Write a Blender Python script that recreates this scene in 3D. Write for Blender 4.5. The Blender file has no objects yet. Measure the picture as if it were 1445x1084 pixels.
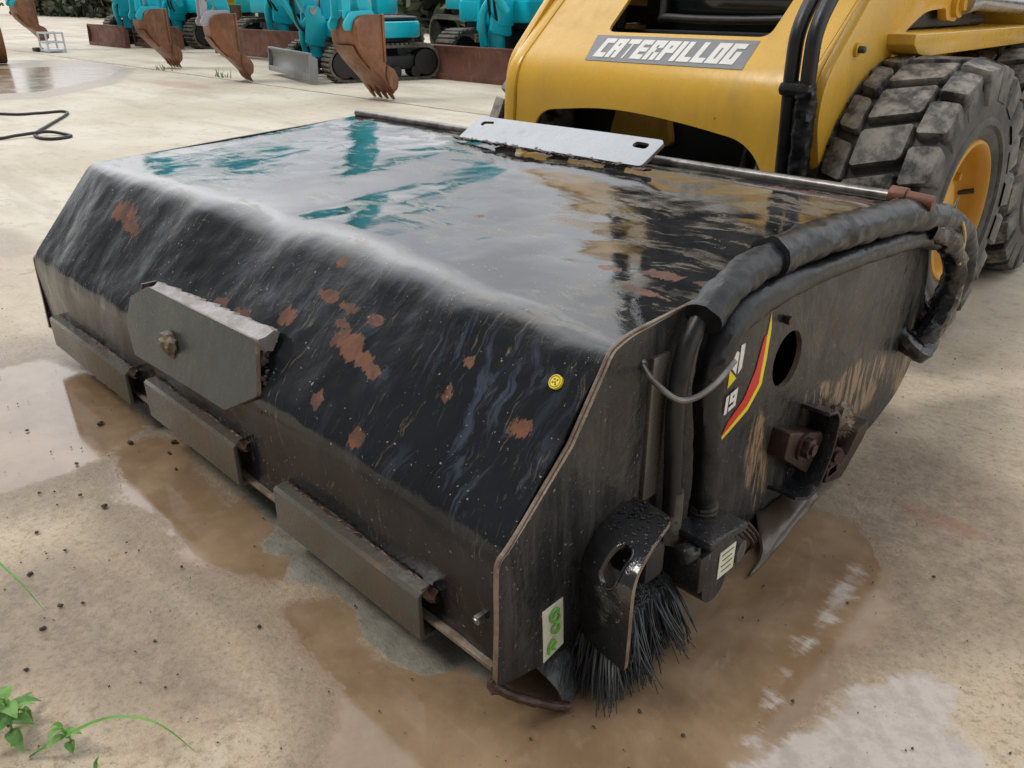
import bpy, bmesh, math, random
import numpy as np
from mathutils import Vector, Matrix, noise as mnoise, geometry as mgeo

random.seed(7)
rng = np.random.default_rng(7)
S = bpy.context.scene
COL = S.collection
R = math.radians
PI = math.pi

# ------------------------------------------------------------------ camera
cd = bpy.data.cameras.new("camera")
cam = bpy.data.objects.new("camera", cd)
COL.objects.link(cam)
cd.sensor_fit = 'HORIZONTAL'
cd.sensor_width = 36.0
cd.lens = 36.0 * 1141.66 / 1445.0
cd.clip_start = 0.05
cd.clip_end = 1500
cam.location = (0.61724, -0.57844, 0.95582)
cam.rotation_euler = (R(90 - 25.556), 0, R(45.288))
S.camera = cam

# ------------------------------------------------------------------ world: pale overcast sky over a Nishita sky
SUN_EL, SUN_ROT = R(58), R(215)
w = bpy.data.worlds.new("World")
S.world = w
w.use_nodes = True
wn, wl = w.node_tree.nodes, w.node_tree.links
wn.clear()
wo = wn.new('ShaderNodeOutputWorld')
bg = wn.new('ShaderNodeBackground')
sky = wn.new('ShaderNodeTexSky')
sky.sky_type = 'NISHITA'
sky.sun_disc = False
sky.sun_elevation = SUN_EL
sky.sun_rotation = SUN_ROT
sky.dust_density = 2.5
tc = wn.new('ShaderNodeTexCoord')
cn = wn.new('ShaderNodeTexNoise')
cn.inputs['Scale'].default_value = 2.6
cn.inputs['Detail'].default_value = 6
cr = wn.new('ShaderNodeValToRGB')
cr.color_ramp.elements[0].position = .36
cr.color_ramp.elements[0].color = (6.9, 6.95, 7.1, 1)
cr.color_ramp.elements[1].position = .66
cr.color_ramp.elements[1].color = (11.7, 11.6, 11.4, 1)
mx = wn.new('ShaderNodeMixRGB')
mx.inputs[0].default_value = .82
wl.new(tc.outputs['Generated'], cn.inputs['Vector'])
wl.new(cn.outputs['Fac'], cr.inputs[0])
wl.new(sky.outputs[0], mx.inputs[1])
wl.new(cr.outputs[0], mx.inputs[2])
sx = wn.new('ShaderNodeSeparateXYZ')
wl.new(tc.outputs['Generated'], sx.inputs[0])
mr = wn.new('ShaderNodeMapRange')           # unseen sky dimmed towards -Y, added so the hood slope reflects darker
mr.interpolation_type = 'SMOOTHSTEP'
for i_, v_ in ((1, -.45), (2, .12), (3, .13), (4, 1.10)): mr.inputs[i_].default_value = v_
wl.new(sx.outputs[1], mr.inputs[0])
dp_ = wn.new('ShaderNodeVectorMath'); dp_.operation = 'DOT_PRODUCT'     # bright lobe added to the unseen sky for glare on puddles and hood bend
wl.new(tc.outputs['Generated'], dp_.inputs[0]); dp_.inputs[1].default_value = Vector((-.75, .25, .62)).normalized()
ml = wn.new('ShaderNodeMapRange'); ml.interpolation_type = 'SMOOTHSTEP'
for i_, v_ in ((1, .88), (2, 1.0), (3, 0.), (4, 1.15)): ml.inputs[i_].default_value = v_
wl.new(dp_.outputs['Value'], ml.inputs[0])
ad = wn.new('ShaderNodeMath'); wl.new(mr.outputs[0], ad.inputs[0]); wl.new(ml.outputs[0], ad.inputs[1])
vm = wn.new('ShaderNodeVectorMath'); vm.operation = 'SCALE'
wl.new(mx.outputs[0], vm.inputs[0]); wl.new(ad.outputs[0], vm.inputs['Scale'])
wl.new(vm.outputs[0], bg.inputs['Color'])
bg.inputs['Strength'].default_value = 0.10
wl.new(bg.outputs[0], wo.inputs[0])

# ------------------------------------------------------------------ sun (overcast, very soft)
sd = bpy.data.lights.new("sun", 'SUN')
sd.energy = 1.1
sd.angle = R(18)
sd.color = (1, .97, .92)
sun = bpy.data.objects.new("sun", sd)
COL.objects.link(sun)
# Nishita rotation is measured clockwise from +Y seen from above
sdir = Vector((math.sin(SUN_ROT) * math.cos(SUN_EL), math.cos(SUN_ROT) * math.cos(SUN_EL), math.sin(SUN_EL)))
sun.rotation_euler = (-sdir).to_track_quat('-Z', 'Y').to_euler()

S.view_settings.view_transform = 'Standard'
S.view_settings.look = 'None'
S.view_settings.exposure = 0.60
S.view_settings.gamma = 1
S.render.engine = 'CYCLES'
S.cycles.max_bounces = 8
S.cycles.use_denoising = True

# ================================================================== materials
class NT:
    """tiny node helper"""
    def __init__(s, name):
        s.m = bpy.data.materials.new(name)
        s.m.use_nodes = True
        s.n = s.m.node_tree.nodes
        s.l = s.m.node_tree.links
        s.b = s.n['Principled BSDF']
    def put(s, node, key, val):
        if isinstance(val, bpy.types.NodeSocket):
            s.l.new(val, node.inputs[key])
        elif val is not None:
            if isinstance(val, tuple) and len(val) == 3 and node.inputs[key].type == 'RGBA':
                val = val + (1,)
            node.inputs[key].default_value = val
    def coord(s, kind='Object', scale=None, rot=None):
        t = s.n.new('ShaderNodeTexCoord').outputs[kind]
        if scale is None:
            return t
        mp = s.n.new('ShaderNodeMapping')
        s.l.new(t, mp.inputs[0])
        mp.inputs['Scale'].default_value = scale
        if rot:
            mp.inputs['Rotation'].default_value = rot
        return mp.outputs[0]
    def noise(s, vec, scale, detail=5, rough=.55, dist=0):
        t = s.n.new('ShaderNodeTexNoise')
        s.l.new(vec, t.inputs['Vector'])
        t.inputs['Scale'].default_value = scale
        t.inputs['Detail'].default_value = detail
        t.inputs['Roughness'].default_value = rough
        t.inputs['Distortion'].default_value = dist
        return t.outputs['Fac']
    def voro(s, vec, scale, feature='F1', out='Distance', rand=1):
        t = s.n.new('ShaderNodeTexVoronoi')
        t.feature = feature
        s.l.new(vec, t.inputs['Vector'])
        t.inputs['Scale'].default_value = scale
        t.inputs['Randomness'].default_value = rand
        return t.outputs[out]
    def step(s, v, a, b, lo=0., hi=1.):
        t = s.n.new('ShaderNodeMapRange')
        t.interpolation_type = 'SMOOTHSTEP'
        s.put(t, 0, v); s.put(t, 1, a); s.put(t, 2, b); s.put(t, 3, lo); s.put(t, 4, hi)
        return t.outputs[0]
    def lin(s, v, a, b, lo=0., hi=1.):
        t = s.n.new('ShaderNodeMapRange')
        s.put(t, 0, v); s.put(t, 1, a); s.put(t, 2, b); s.put(t, 3, lo); s.put(t, 4, hi)
        return t.outputs[0]
    def math(s, op, a, b=None, c=None):
        t = s.n.new('ShaderNodeMath')
        t.operation = op
        s.put(t, 0, a)
        if b is not None: s.put(t, 1, b)
        if c is not None: s.put(t, 2, c)
        return t.outputs[0]
    def mix(s, f, a, b):
        t = s.n.new('ShaderNodeMixRGB')
        s.put(t, 0, f); s.put(t, 1, a); s.put(t, 2, b)
        return t.outputs[0]
    def attr(s, name):
        t = s.n.new('ShaderNodeAttribute')
        t.attribute_name = name
        return t.outputs['Fac']
    def bump(s, h, strength, dist, prev=None):
        t = s.n.new('ShaderNodeBump')
        s.put(t, 'Height', h); s.put(t, 'Strength', strength); s.put(t, 'Distance', dist)
        if prev is not None: s.l.new(prev, t.inputs['Normal'])
        return t.outputs[0]
    def set(s, **k):
        names = dict(base='Base Color', rough='Roughness', metal='Metallic', coat='Coat Weight',
                     coatr='Coat Roughness', spec='Specular IOR Level', normal='Normal', coatn='Coat Normal',
                     sub='Subsurface Weight', trans='Transmission Weight', ior='IOR')
        for a, v in k.items():
            s.put(s.b, names[a], v)
        return s.m

def painted(name, col, dirt=(.10, .075, .05), amount=.35, rough=.38, chip=.0, rust=(.13, .05, .025), scale=1.0, spec=.5, coat=0.):
    """paint with dirt, faint streaks running down, chips to rust"""
    t = NT(name)
    o = t.coord('Object')
    big = t.noise(o, 3 * scale, 6, .6)
    st = t.noise(t.coord('Object', (22 * scale, 22 * scale, 2.2 * scale)), 1, 5, .6)
    d = t.math('MULTIPLY', t.step(big, .42, .72), t.step(st, .35, .75))
    c = t.mix(t.math('MULTIPLY', d, amount), col, dirt)
    var = t.mix(t.noise(o, 1.3 * scale, 3), tuple(x * .86 for x in col), tuple(min(1, x * 1.1) for x in col))
    c = t.mix(t.math('MULTIPLY', d, amount), var, dirt)
    fine = t.noise(o, 55 * scale, 4, .65)
    if chip > 0:
        k = t.step(t.math('ADD', t.noise(o, 17 * scale, 6, .7), t.math('MULTIPLY', big, .25)), .88 - chip * .2, .92 - chip * .2)
        c = t.mix(k, c, rust)
    r = t.lin(t.math('ADD', d, fine), .3, 1.5, rough * .75, min(1, rough * 1.7))
    nb = t.bump(fine, .12, .002)
    nb = t.bump(big, .25, .012, nb)
    return t.set(base=c, rough=r, normal=nb, spec=spec, coat=coat, coatr=.12)

def rusty(name, a=(.20, .075, .04), b=(.085, .035, .022), c=(.27, .15, .09), rough=.62, scale=1.0):
    t = NT(name)
    o = t.coord('Object')
    n1 = t.noise(o, 5 * scale, 7, .65)
    n2 = t.noise(t.coord('Object', (18 * scale, 18 * scale, 3 * scale)), 1, 6, .65)
    n3 = t.noise(o, 60 * scale, 4, .7)
    cc = t.mix(t.step(n1, .35, .65), a, b)
    cc = t.mix(t.math('MULTIPLY', t.step(n2, .52, .75), .7), cc, c)
    cc = t.mix(t.math('MULTIPLY', t.step(n3, .55, .75), .35), cc, (.03, .02, .016))
    return t.set(base=cc, rough=t.lin(n1, .3, .7, rough * .6, rough * 1.25), normal=t.bump(n3, .35, .004, t.bump(n1, .3, .012)), metal=.15)

def simple(name, col, rough=.5, metal=0., nscale=30, var=.25, bump=.15, bd=.003, spec=.5):
    t = NT(name)
    o = t.coord('Object')
    n = t.noise(o, nscale, 5, .6)
    n2 = t.noise(o, nscale * .13, 4, .6)
    s_ = t.math('ADD', t.math('MULTIPLY', n, .5), t.math('MULTIPLY', n2, .5))
    c = t.mix(t.step(s_, .35, .65), tuple(x * (1 - var) for x in col), tuple(min(1, x * (1 + var)) for x in col))
    return t.set(base=c, rough=t.lin(s_, .3, .7, rough * .8, min(1, rough * 1.25)), metal=metal, normal=t.bump(n, bump, bd), spec=spec)

# ---- worn wet black sheet steel of the hood: UV = (metres along the width, metres along the profile)
def hood_material():
    t = NT('worn_wet_black_hood')
    uv = t.coord('UV')
    o = t.coord('Object')
    top = t.attr('topness')          # 1 on the flat top sheet, where rain water stands
    rust = t.attr('rust')
    scuff = t.attr('scuff')
    # slanted streaks down the front
    wv = t.noise(o, 3.2, 4, .6)
    wn_ = t.n.new('ShaderNodeTexNoise'); t.l.new(uv, wn_.inputs['Vector']); wn_.inputs['Scale'].default_value = 5; wn_.inputs['Detail'].default_value = 4
    wm = t.n.new('ShaderNodeVectorMath'); wm.operation = 'MULTIPLY_ADD'; t.l.new(wn_.outputs['Color'], wm.inputs[0]); wm.inputs[1].default_value = (.13, .13, 0); t.l.new(uv, wm.inputs[2])
    uv = wm.outputs[0]
    m = t.n.new('ShaderNodeMapping'); t.l.new(uv, m.inputs[0]); m.inputs['Rotation'].default_value = (0, 0, R(-24)); m.inputs['Scale'].default_value = (26, 5.5, 1)
    st = t.noise(m.outputs[0], 1, 7, .68, .6)
    m2 = t.n.new('ShaderNodeMapping'); t.l.new(uv, m2.inputs[0]); m2.inputs['Rotation'].default_value = (0, 0, R(-30)); m2.inputs['Scale'].default_value = (120, 14, 1)
    st2 = t.noise(m2.outputs[0], 1, 5, .7, .4)
    # flow marks across the top
    m3 = t.n.new('ShaderNodeMapping'); t.l.new(uv, m3.inputs[0]); m3.inputs['Rotation'].default_value = (0, 0, R(38)); m3.inputs['Scale'].default_value = (4, 26, 1)
    fl = t.noise(m3.outputs[0], 1, 7, .66, .8)
    big = t.noise(o, 4.3, 6, .62, .4)
    mid = t.noise(o, 15, 6, .66, .5)
    fine = t.noise(o, 95, 4, .7)
    base = t.mix(big, (.007, .008, .010), (.016, .018, .022))
    # dry grey film and scuffs
    sc = t.math('MULTIPLY', t.step(st, .51, .61), t.step(t.math('ADD', scuff, t.math('MULTIPLY', t.math('SUBTRACT', wv, .5), .9)), .25, .8))
    base = t.mix(t.math('MULTIPLY', sc, .52), base, (.066, .084, .118))
    drk = t.math('MULTIPLY', t.step(st2, .55, .62), t.step(mid, .45, .6))
    base = t.mix(t.math('MULTIPLY', drk, .8), base, (.004, .0045, .006))
    tan = t.math('MULTIPLY', t.step(st2, .57, .68), t.step(big, .44, .60))
    base = t.mix(t.math('MULTIPLY', t.math('MULTIPLY', tan, t.math('SUBTRACT', 1., top)), .75), base, (.21, .16, .10))
    # silt dried on the top sheet
    silt = t.math('MULTIPLY', t.step(t.math('ADD', t.math('MULTIPLY', fl, .65), t.math('MULTIPLY', mid, .35)), .50, .545), t.step(big, .40, .56))
    base = t.mix(t.math('MULTIPLY', t.math('MULTIPLY', silt, top), .52), base, (.22, .195, .155))
    base = t.mix(t.math('MULTIPLY', top, t.lin(big, .38, .65, .0, .16)), base, (.15, .14, .12))
    # rust patches
    rn = t.math('ADD', rust, t.math('ADD', t.math('MULTIPLY', t.math('SUBTRACT', st, .5), 2.2), t.math('ADD', t.math('MULTIPLY', t.math('SUBTRACT', mid, .5), 1.6), t.math('MULTIPLY', t.math('SUBTRACT', fine, .5), .8))))
    rm = t.step(rn, .44, .62)
    rm = t.math('MULTIPLY', rm, t.step(rust, .08, .22))
    rc = t.mix(t.step(mid, .38, .6), (.165, .062, .027), (.075, .030, .017))
    rc = t.mix(t.math('MULTIPLY', t.step(fine, .55, .7), .5), rc, (.03, .02, .016))
    base = t.mix(rm, base, rc)
    spk = t.step(t.math('ADD', t.noise(o, 150, 2, .5), t.math('MULTIPLY', mid, .3)), .87, .90)
    base = t.mix(t.math('MULTIPLY', spk, .7), base, (.33, .32, .30))
    # gloss
    r_front = t.lin(t.math('ADD', t.math('MULTIPLY', st, .6), t.math('MULTIPLY', mid, .4)), .38, .66, .05, .20)
    r_top = t.math('ADD', t.step(t.math('ADD', t.math('MULTIPLY', fl, .55), t.math('MULTIPLY', mid, .45)), .42, .64, .008, .06), t.math('MULTIPLY', silt, .24))
    r = t.math('ADD', t.math('MULTIPLY', r_top, top), t.math('MULTIPLY', r_front, t.math('SUBTRACT', 1., top)))
    r = t.math('MAXIMUM', r, t.math('MULTIPLY', rm, .6))
    nb = t.bump(fl, t.math('MULTIPLY', top, .045), .004)
    nb = t.bump(mid, t.math('SUBTRACT', .26, t.math('MULTIPLY', top, .22)), .005, nb)
    nb = t.bump(st, t.math('SUBTRACT', .17, t.math('MULTIPLY', top, .16)), .005, nb)
    nb = t.bump(fine, t.math('SUBTRACT', .12, t.math('MULTIPLY', top, .09)), .002, nb)
    return t.set(base=base, rough=r, normal=nb, spec=t.lin(top, 0, 1, .34, .55), coat=t.math('MULTIPLY', top, t.math('SUBTRACT', .28, t.math('MULTIPLY', silt, .25))), coatr=.012, coatn=nb)

def plate_black(name, grime=.5, wear=.25, rough=.30):
    """painted steel side plate: worn streaks, dry mud towards patches with a shape of their own"""
    t = NT(name)
    o = t.coord('Object')
    big = t.noise(o, 4.0, 6, .62, .4)
    st = t.noise(t.coord('Object', (30, 30, 4.5)), 1, 7, .68, .5)
    m = t.n.new('ShaderNodeMapping'); t.l.new(t.coord('Object'), m.inputs[0]); m.inputs['Rotation'].default_value = (R(30), 0, 0); m.inputs['Scale'].default_value = (30, 40, 5)
    sl = t.noise(m.outputs[0], 1, 6, .7, .5)
    mid = t.noise(o, 18, 6, .66, .4)
    fine = t.noise(o, 120, 4, .7)
    c = t.mix(big, (.008, .009, .012), (.026, .0265, .027))
    c = t.mix(t.math('MULTIPLY', t.math('MULTIPLY', t.step(st, .40, .68), t.step(big, .28, .55)), grime), c, (.060, .057, .050))
    wr = t.math('MULTIPLY', t.math('MULTIPLY', t.step(sl, .47, .53), t.step(t.math('ADD', t.attr('mud'), t.math('MULTIPLY', t.math('SUBTRACT', mid, .5), .8)), .25, .55)), 1.)
    c = t.mix(wr, c, (.30, .20, .12))
    c = t.mix(t.math('MULTIPLY', t.step(mid, .64, .70), wear), c, (.11, .05, .03))
    spk = t.step(t.math('ADD', t.noise(o, 160, 2, .5), t.math('MULTIPLY', mid, .3)), .85, .88)
    c = t.mix(t.math('MULTIPLY', spk, .6), c, (.3, .29, .27))
    r = t.lin(t.math('ADD', t.math('MULTIPLY', st, .5), t.math('MULTIPLY', mid, .5)), .36, .66, rough * .55, rough * 1.8)
    nb = t.bump(st, .22, .004, t.bump(fine, .12, .002, t.bump(big, .35, .03)))
    return t.set(base=c, rough=r, normal=nb, spec=.5)

def rubber_tyre():
    t = NT('dusty_tyre_rubber')
    o = t.coord('Object')
    n = t.noise(o, 26, 7, .68)
    n2 = t.noise(o, 7, 5, .6)
    n3 = t.noise(o, 110, 4, .7)
    face = t.attr('tread')
    dust = t.math('MULTIPLY', t.step(t.math('ADD', t.math('MULTIPLY', n, .6), t.math('MULTIPLY', n2, .5)), .44, .66), t.lin(face, 0, 1, .25, 1.))
    c = t.mix(n3, (.014, .0145, .016), (.035, .035, .036))
    c = t.mix(t.math('MULTIPLY', dust, .80), c, (.36, .335, .29))
    return t.set(base=c, rough=t.lin(n, .3, .7, .42, .8), normal=t.bump(n3, .3, .003, t.bump(n, .3, .006)), spec=.45)

def ground_material():
    t = NT('wet_concrete_and_mud')
    o = t.coord('Object')
    sw, sdp, sp = t.attr('sdf_water'), t.attr('sdf_damp'), t.attr('sdf_pale')
    n1 = t.noise(o, .55, 6, .6)
    n2 = t.noise(o, 3.5, 8, .66, .3)
    n3 = t.noise(o, 22, 8, .7)
    n4 = t.noise(o, 140, 5, .72)
    n5 = t.noise(o, 420, 3, .7)
    ridg = t.noise(t.coord('Object', (6, 20, 6), (0, 0, R(35))), 1, 7, .7, .6)
    edge = t.math('ADD', t.math('MULTIPLY', t.math('SUBTRACT', n2, .5), .10), t.math('ADD', t.math('MULTIPLY', t.math('SUBTRACT', n3, .5), .055), t.math('MULTIPLY', t.math('SUBTRACT', n4, .5), .018)))
    water = t.step(t.math('ADD', sw, t.math('MULTIPLY', edge, 1.25)), -.022, .020)
    film = t.step(t.math('ADD', t.math('ADD', sw, t.math('MULTIPLY', edge, 1.6)), t.math('MULTIPLY', t.math('SUBTRACT', n4, .5), .04)), -.075, .015)
    damp = t.step(t.math('ADD', sdp, t.math('MULTIPLY', edge, 1.8)), -.10, .06)
    pale = t.step(t.math('ADD', sp, t.math('MULTIPLY', edge, .35)), -.004, .004)
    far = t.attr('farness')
    # dry concrete
    dry = t.mix(t.step(n2, .32, .68), (.42, .315, .205), (.60, .495, .355))
    dry = t.mix(t.math('MULTIPLY', t.step(ridg, .50, .70), .55), dry, (.56, .50, .40))
    dry = t.mix(t.math('MULTIPLY', t.step(n3, .55, .72), .45), dry, (.26, .20, .14))
    dry = t.mix(t.math('MULTIPLY', t.step(n4, .54, .68), .65), dry, (.21, .16, .115))
    dry = t.mix(t.math('MULTIPLY', t.step(n5, .54, .68), .5), dry, (.64, .58, .48))
    grn = t.noise(o, 60, 6, .8)
    dry = t.mix(t.math('MULTIPLY', t.step(grn, .53, .60), .6), dry, (.58, .50, .385))
    dry = t.mix(t.math('MULTIPLY', t.step(grn, .46, .40), .5), dry, (.23, .175, .12))
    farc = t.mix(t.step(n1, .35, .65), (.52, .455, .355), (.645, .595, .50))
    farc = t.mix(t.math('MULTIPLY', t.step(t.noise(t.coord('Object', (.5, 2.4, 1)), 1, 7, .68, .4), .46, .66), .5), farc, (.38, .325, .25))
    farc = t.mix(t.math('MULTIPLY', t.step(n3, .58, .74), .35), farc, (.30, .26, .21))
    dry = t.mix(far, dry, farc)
    # damp: darker, greyer
    dc = t.mix(t.step(n3, .40, .62), (.215, .158, .105), (.320, .245, .168))
    dc = t.mix(t.math('MULTIPLY', t.step(n4, .58, .72), .5), dc, (.11, .082, .058))
    c = t.mix(t.math('MULTIPLY', damp, .85), dry, dc)
    c = t.mix(t.math('MULTIPLY', film, .60), c, (.215, .155, .10))
    gr2 = t.noise(o, 75, 6, .8)
    c = t.mix(t.math('MULTIPLY', t.math('MULTIPLY', t.step(gr2, .545, .60), damp), .32), c, (.40, .32, .23))
    c = t.mix(t.math('MULTIPLY', t.math('MULTIPLY', t.step(gr2, .455, .40), damp), .38), c, (.11, .08, .053))
    c = t.mix(t.math('MULTIPLY', t.step(t.noise(o, 9, 7, .75, .5), .56, .64), .28), c, (.15, .11, .072))
    # muddy water: silt seen through it
    wc = t.mix(t.step(n2, .35, .65), (.195, .126, .072), (.300, .208, .128))
    wc = t.mix(t.math('MULTIPLY', t.step(n3, .52, .70), .40), wc, (.31, .23, .155))
    wc = t.mix(t.math('MULTIPLY', t.step(n4, .62, .74), .35), wc, (.12, .08, .05))
    c = t.mix(water, c, wc)
    pc = t.mix(t.step(n3, .35, .65), (.20, .185, .145), (.29, .27, .22))
    pc = t.mix(t.math('MULTIPLY', t.step(n4, .58, .7), .5), pc, (.15, .135, .10))
    pw = t.math('MULTIPLY', pale, t.math('SUBTRACT', 1., t.math('MULTIPLY', water, 0.)))
    c = t.mix(pw, c, pc)
    # thin film of rain on the slab, its sky sheen painted in as paler colour
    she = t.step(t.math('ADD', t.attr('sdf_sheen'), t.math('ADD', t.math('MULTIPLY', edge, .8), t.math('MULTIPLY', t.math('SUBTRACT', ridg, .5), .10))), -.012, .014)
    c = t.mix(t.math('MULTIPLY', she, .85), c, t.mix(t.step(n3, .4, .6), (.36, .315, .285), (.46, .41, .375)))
    # joints between the slabs
    sep = t.n.new('ShaderNodeSeparateXYZ'); t.l.new(o, sep.inputs[0])
    wob = t.math('MULTIPLY', t.math('SUBTRACT', n2, .5), .10)
    j1 = t.math('ABSOLUTE', t.math('SUBTRACT', t.math('ADD', sep.outputs[1], wob), 4.62))
    j2 = t.math('ABSOLUTE', t.math('SUBTRACT', t.math('ADD', sep.outputs[1], wob), 7.6))
    jn = t.step(t.math('MINIMUM', j1, j2), .010, .028, 1., 0.)
    c = t.mix(t.math('MULTIPLY', jn, .75), c, (.09, .075, .06))
    # oil-red and rust stains with their own shape
    stn = t.step(t.math('ADD', t.attr('stain'), t.math('MULTIPLY', t.math('SUBTRACT', n2, .5), 1.1)), .35, .75)
    c = t.mix(t.math('MULTIPLY', stn, .35), c, (.30, .095, .06))
    wet = t.math('MULTIPLY', water, t.math('SUBTRACT', 1., pw))
    rdry = t.lin(n3, .3, .7, .72, .95)
    rdmp = t.lin(t.math('ADD', t.math('MULTIPLY', n3, .5), t.math('MULTIPLY', n4, .5)), .38, .62, .14, .50)
    dmask = t.math('MAXIMUM', t.math('MULTIPLY', damp, .85), film)
    r = t.math('ADD', t.math('MULTIPLY', rdry, t.math('SUBTRACT', 1., dmask)), t.math('MULTIPLY', rdmp, dmask))
    r = t.math('ADD', t.math('MULTIPLY', r, t.math('SUBTRACT', 1., wet)), t.math('MULTIPLY', wet, t.math('ADD', t.step(n2, .40, .66, .035, .11), t.math('MULTIPLY', far, .14))))
    r = t.math('ADD', t.math('MULTIPLY', r, t.math('SUBTRACT', 1., pw)), t.math('MULTIPLY', pw, .55))
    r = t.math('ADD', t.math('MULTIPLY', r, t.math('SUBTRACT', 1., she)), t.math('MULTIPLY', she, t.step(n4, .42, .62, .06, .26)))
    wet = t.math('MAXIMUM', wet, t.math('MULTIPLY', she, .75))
    dryk = t.math('SUBTRACT', 1., t.math('MULTIPLY', wet, .985))
    near = t.math('SUBTRACT', 1., t.math('MULTIPLY', far, .6))
    nb = t.bump(n2, t.math('MULTIPLY', dryk, .25), .02)
    nb = t.bump(n3, t.math('MULTIPLY', t.math('MULTIPLY', dryk, near), .60), .009, nb)
    nb = t.bump(t.math('ADD', n4, t.math('MULTIPLY', n5, .5)), t.math('MULTIPLY', t.math('MULTIPLY', dryk, near), .70), .004, nb)
    nb = t.bump(jn, .5, -.01, nb)
    return t.set(base=c, rough=r, normal=nb, spec=.5)

M = {}
M['hood'] = hood_material()
M['plate'] = plate_black('worn_black_side_plate', .95, .25, .30)
M['wetblack'] = plate_black('wet_glossy_black_steel', .05, .10, .11)
M['wetblack'].node_tree.nodes['Principled BSDF'].inputs['Specular IOR Level'].default_value = .8
M['black'] = plate_black('worn_black_steel', .35, .35, .22)
M['bar'] = painted('grey_green_strip', (.085, .080, .066), (.14, .085, .048), .85, .27, .6, scale=2.2, spec=.7)
M['skid'] = painted('muddy_dark_flap', (.080, .060, .044), (.20, .12, .065), .9, .35, .5, scale=2.5)
M['bracket'] = painted('dark_green_grey_plate', (.036, .046, .046), (.09, .06, .04), .4, .32, .25, scale=2.0)
M['edge'] = rusty('bare_plate_edge', (.27, .22, .17), (.13, .09, .06), (.38, .33, .27), .42, 3)
M['grey'] = painted('light_grey_painted_plate', (.43, .46, .50), (.25, .23, .2), .25, .30, .12, scale=2.5)
M['weld'] = rusty('grey_weld_scale', (.30, .28, .275), (.20, .165, .14), (.38, .36, .35), .40, 4)
M['rust'] = rusty('rusty_steel')
M['darkrust'] = rusty('dark_wet_rust', (.060, .030, .022), (.028, .017, .014), (.12, .06, .04), .36, 3)
M['bucket'] = rusty('brown_rusty_bucket', (.29, .118, .058), (.175, .076, .038), (.36, .20, .11), .5, .9)
M['blade'] = rusty('red_brown_blade', (.20, .080, .056), (.13, .060, .046), (.27, .16, .12), .62, .9)
M['hose'] = simple('black_hose_rubber', (.009, .0095, .011), .40, 0, 60, .4, .2, .002)
M['sleeve'] = simple('black_sleeve_fabric', (.0085, .0095, .012), .36, 0, 45, .6, .5, .005, .5)
M['gloss'] = simple('shiny_black_wrap', (.008, .008, .010), .16, 0, 30, .4, .5, .01, .6)
M['hosegrey'] = simple('grey_green_hose_end', (.10, .095, .075), .5, .1, 40, .35, .2)
M['rod'] = simple('bare_steel_rod', (.19, .18, .17), .34, .7, 40, .4, .2)
M['bristle'] = simple('black_nylon_bristle', (.018, .019, .021), .35, 0, 30, .5, .05)
M['yellow'] = painted('yellow_machine_paint', (.74, .435, .052), (.32, .20, .08), .50, .30, .36, (.09, .045, .02), spec=.5)
M['yellowrim'] = painted('yellow_rim_paint', (.56, .29, .030), (.22, .14, .06), .7, .42, .2)
M['tyre'] = rubber_tyre()
M['dark'] = simple('dark_machine_black', (.010, .010, .011), .5, 0, 20, .4)
M['darkgrey'] = simple('dark_grey_steel', (.045, .045, .047), .45, .2, 20, .35)
M['glass'] = simple('dark_cab_glass', (.015, .02, .022), .06, 0, 5, .2, 0)
M['chrome'] = simple('grey_cylinder_steel', (.34, .34, .35), .28, .6, 20, .2)
M['blue'] = painted('turquoise_machine_paint', (.006, .55, .69), (.10, .14, .14), .30, .34, .15, scale=.8)
M['greyblade'] = painted('grey_blade_paint', (.26, .27, .285), (.15, .13, .11), .35, .4, .2)
M['track'] = simple('dusty_rubber_track', (.13, .115, .092), .85, 0, 14, .6, .6, .02)
M['oldyellow'] = painted('old_yellow_paint', (.66, .40, .02), (.2, .15, .06), .35, .4, .2)
M['orange'] = painted('orange_red_panel', (.50, .085, .025), (.2, .1, .05), .3, .45)
M['palepaint'] = painted('pale_scratched_paint', (.46, .46, .52), (.28, .12, .07), .9, .45, .5)
M['white'] = simple('white_print', (.78, .77, .73), .45, 0, 60, .06, .03)
M['ggrey'] = simple('grey_decal_film', (.20, .205, .22), .42, 0, 40, .12, .03)
M['red'] = simple('red_print', (.62, .035, .022), .4, 0, 40, .1, .03)
M['ylw'] = simple('yellow_print', (.83, .66, .02), .4, 0, 40, .06, .03)
M['paper'] = simple('cream_sticker', (.70, .71, .56), .5, 0, 30, .08, .05)
M['green'] = simple('green_ink', (.16, .48, .07), .5, 0, 80, .25, .03)
M['ink'] = simple('dark_ink', (.10, .085, .03), .5, 0, 80, .25, .03)
M['wood'] = simple('tan_cable_tie', (.62, .47, .22), .5, 0, 60, .2)
M['leaf'] = simple('fresh_green_leaf', (.125, .28, .05), .5, 0, 60, .3, .1)
M['cord'] = simple('black_cord', (.02, .02, .022), .5)
M['clod'] = simple('dark_wet_dirt', (.060, .045, .033), .6, 0, 60, .5, .6, .006)
M['stone'] = simple('grey_rubble', (.30, .27, .23), .9, 0, 6, .5, .5, .05)
M['hedge'] = simple('dark_hedge_leaf', (.10, .12, .075), .6, 0, 3, .6, .1)
M['mud'] = simple('wet_mud', (.16, .12, .08), .55, 0, 60, .5, .8, .01)
M['crate'] = simple('pale_plastic', (.62, .66, .72), .4, 0, 20, .1)
gm = ground_material()
# soft plant leaf
for k in ('leaf', 'hedge'):
    M[k].node_tree.nodes['Principled BSDF'].inputs['Subsurface Weight'].default_value = .08

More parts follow.
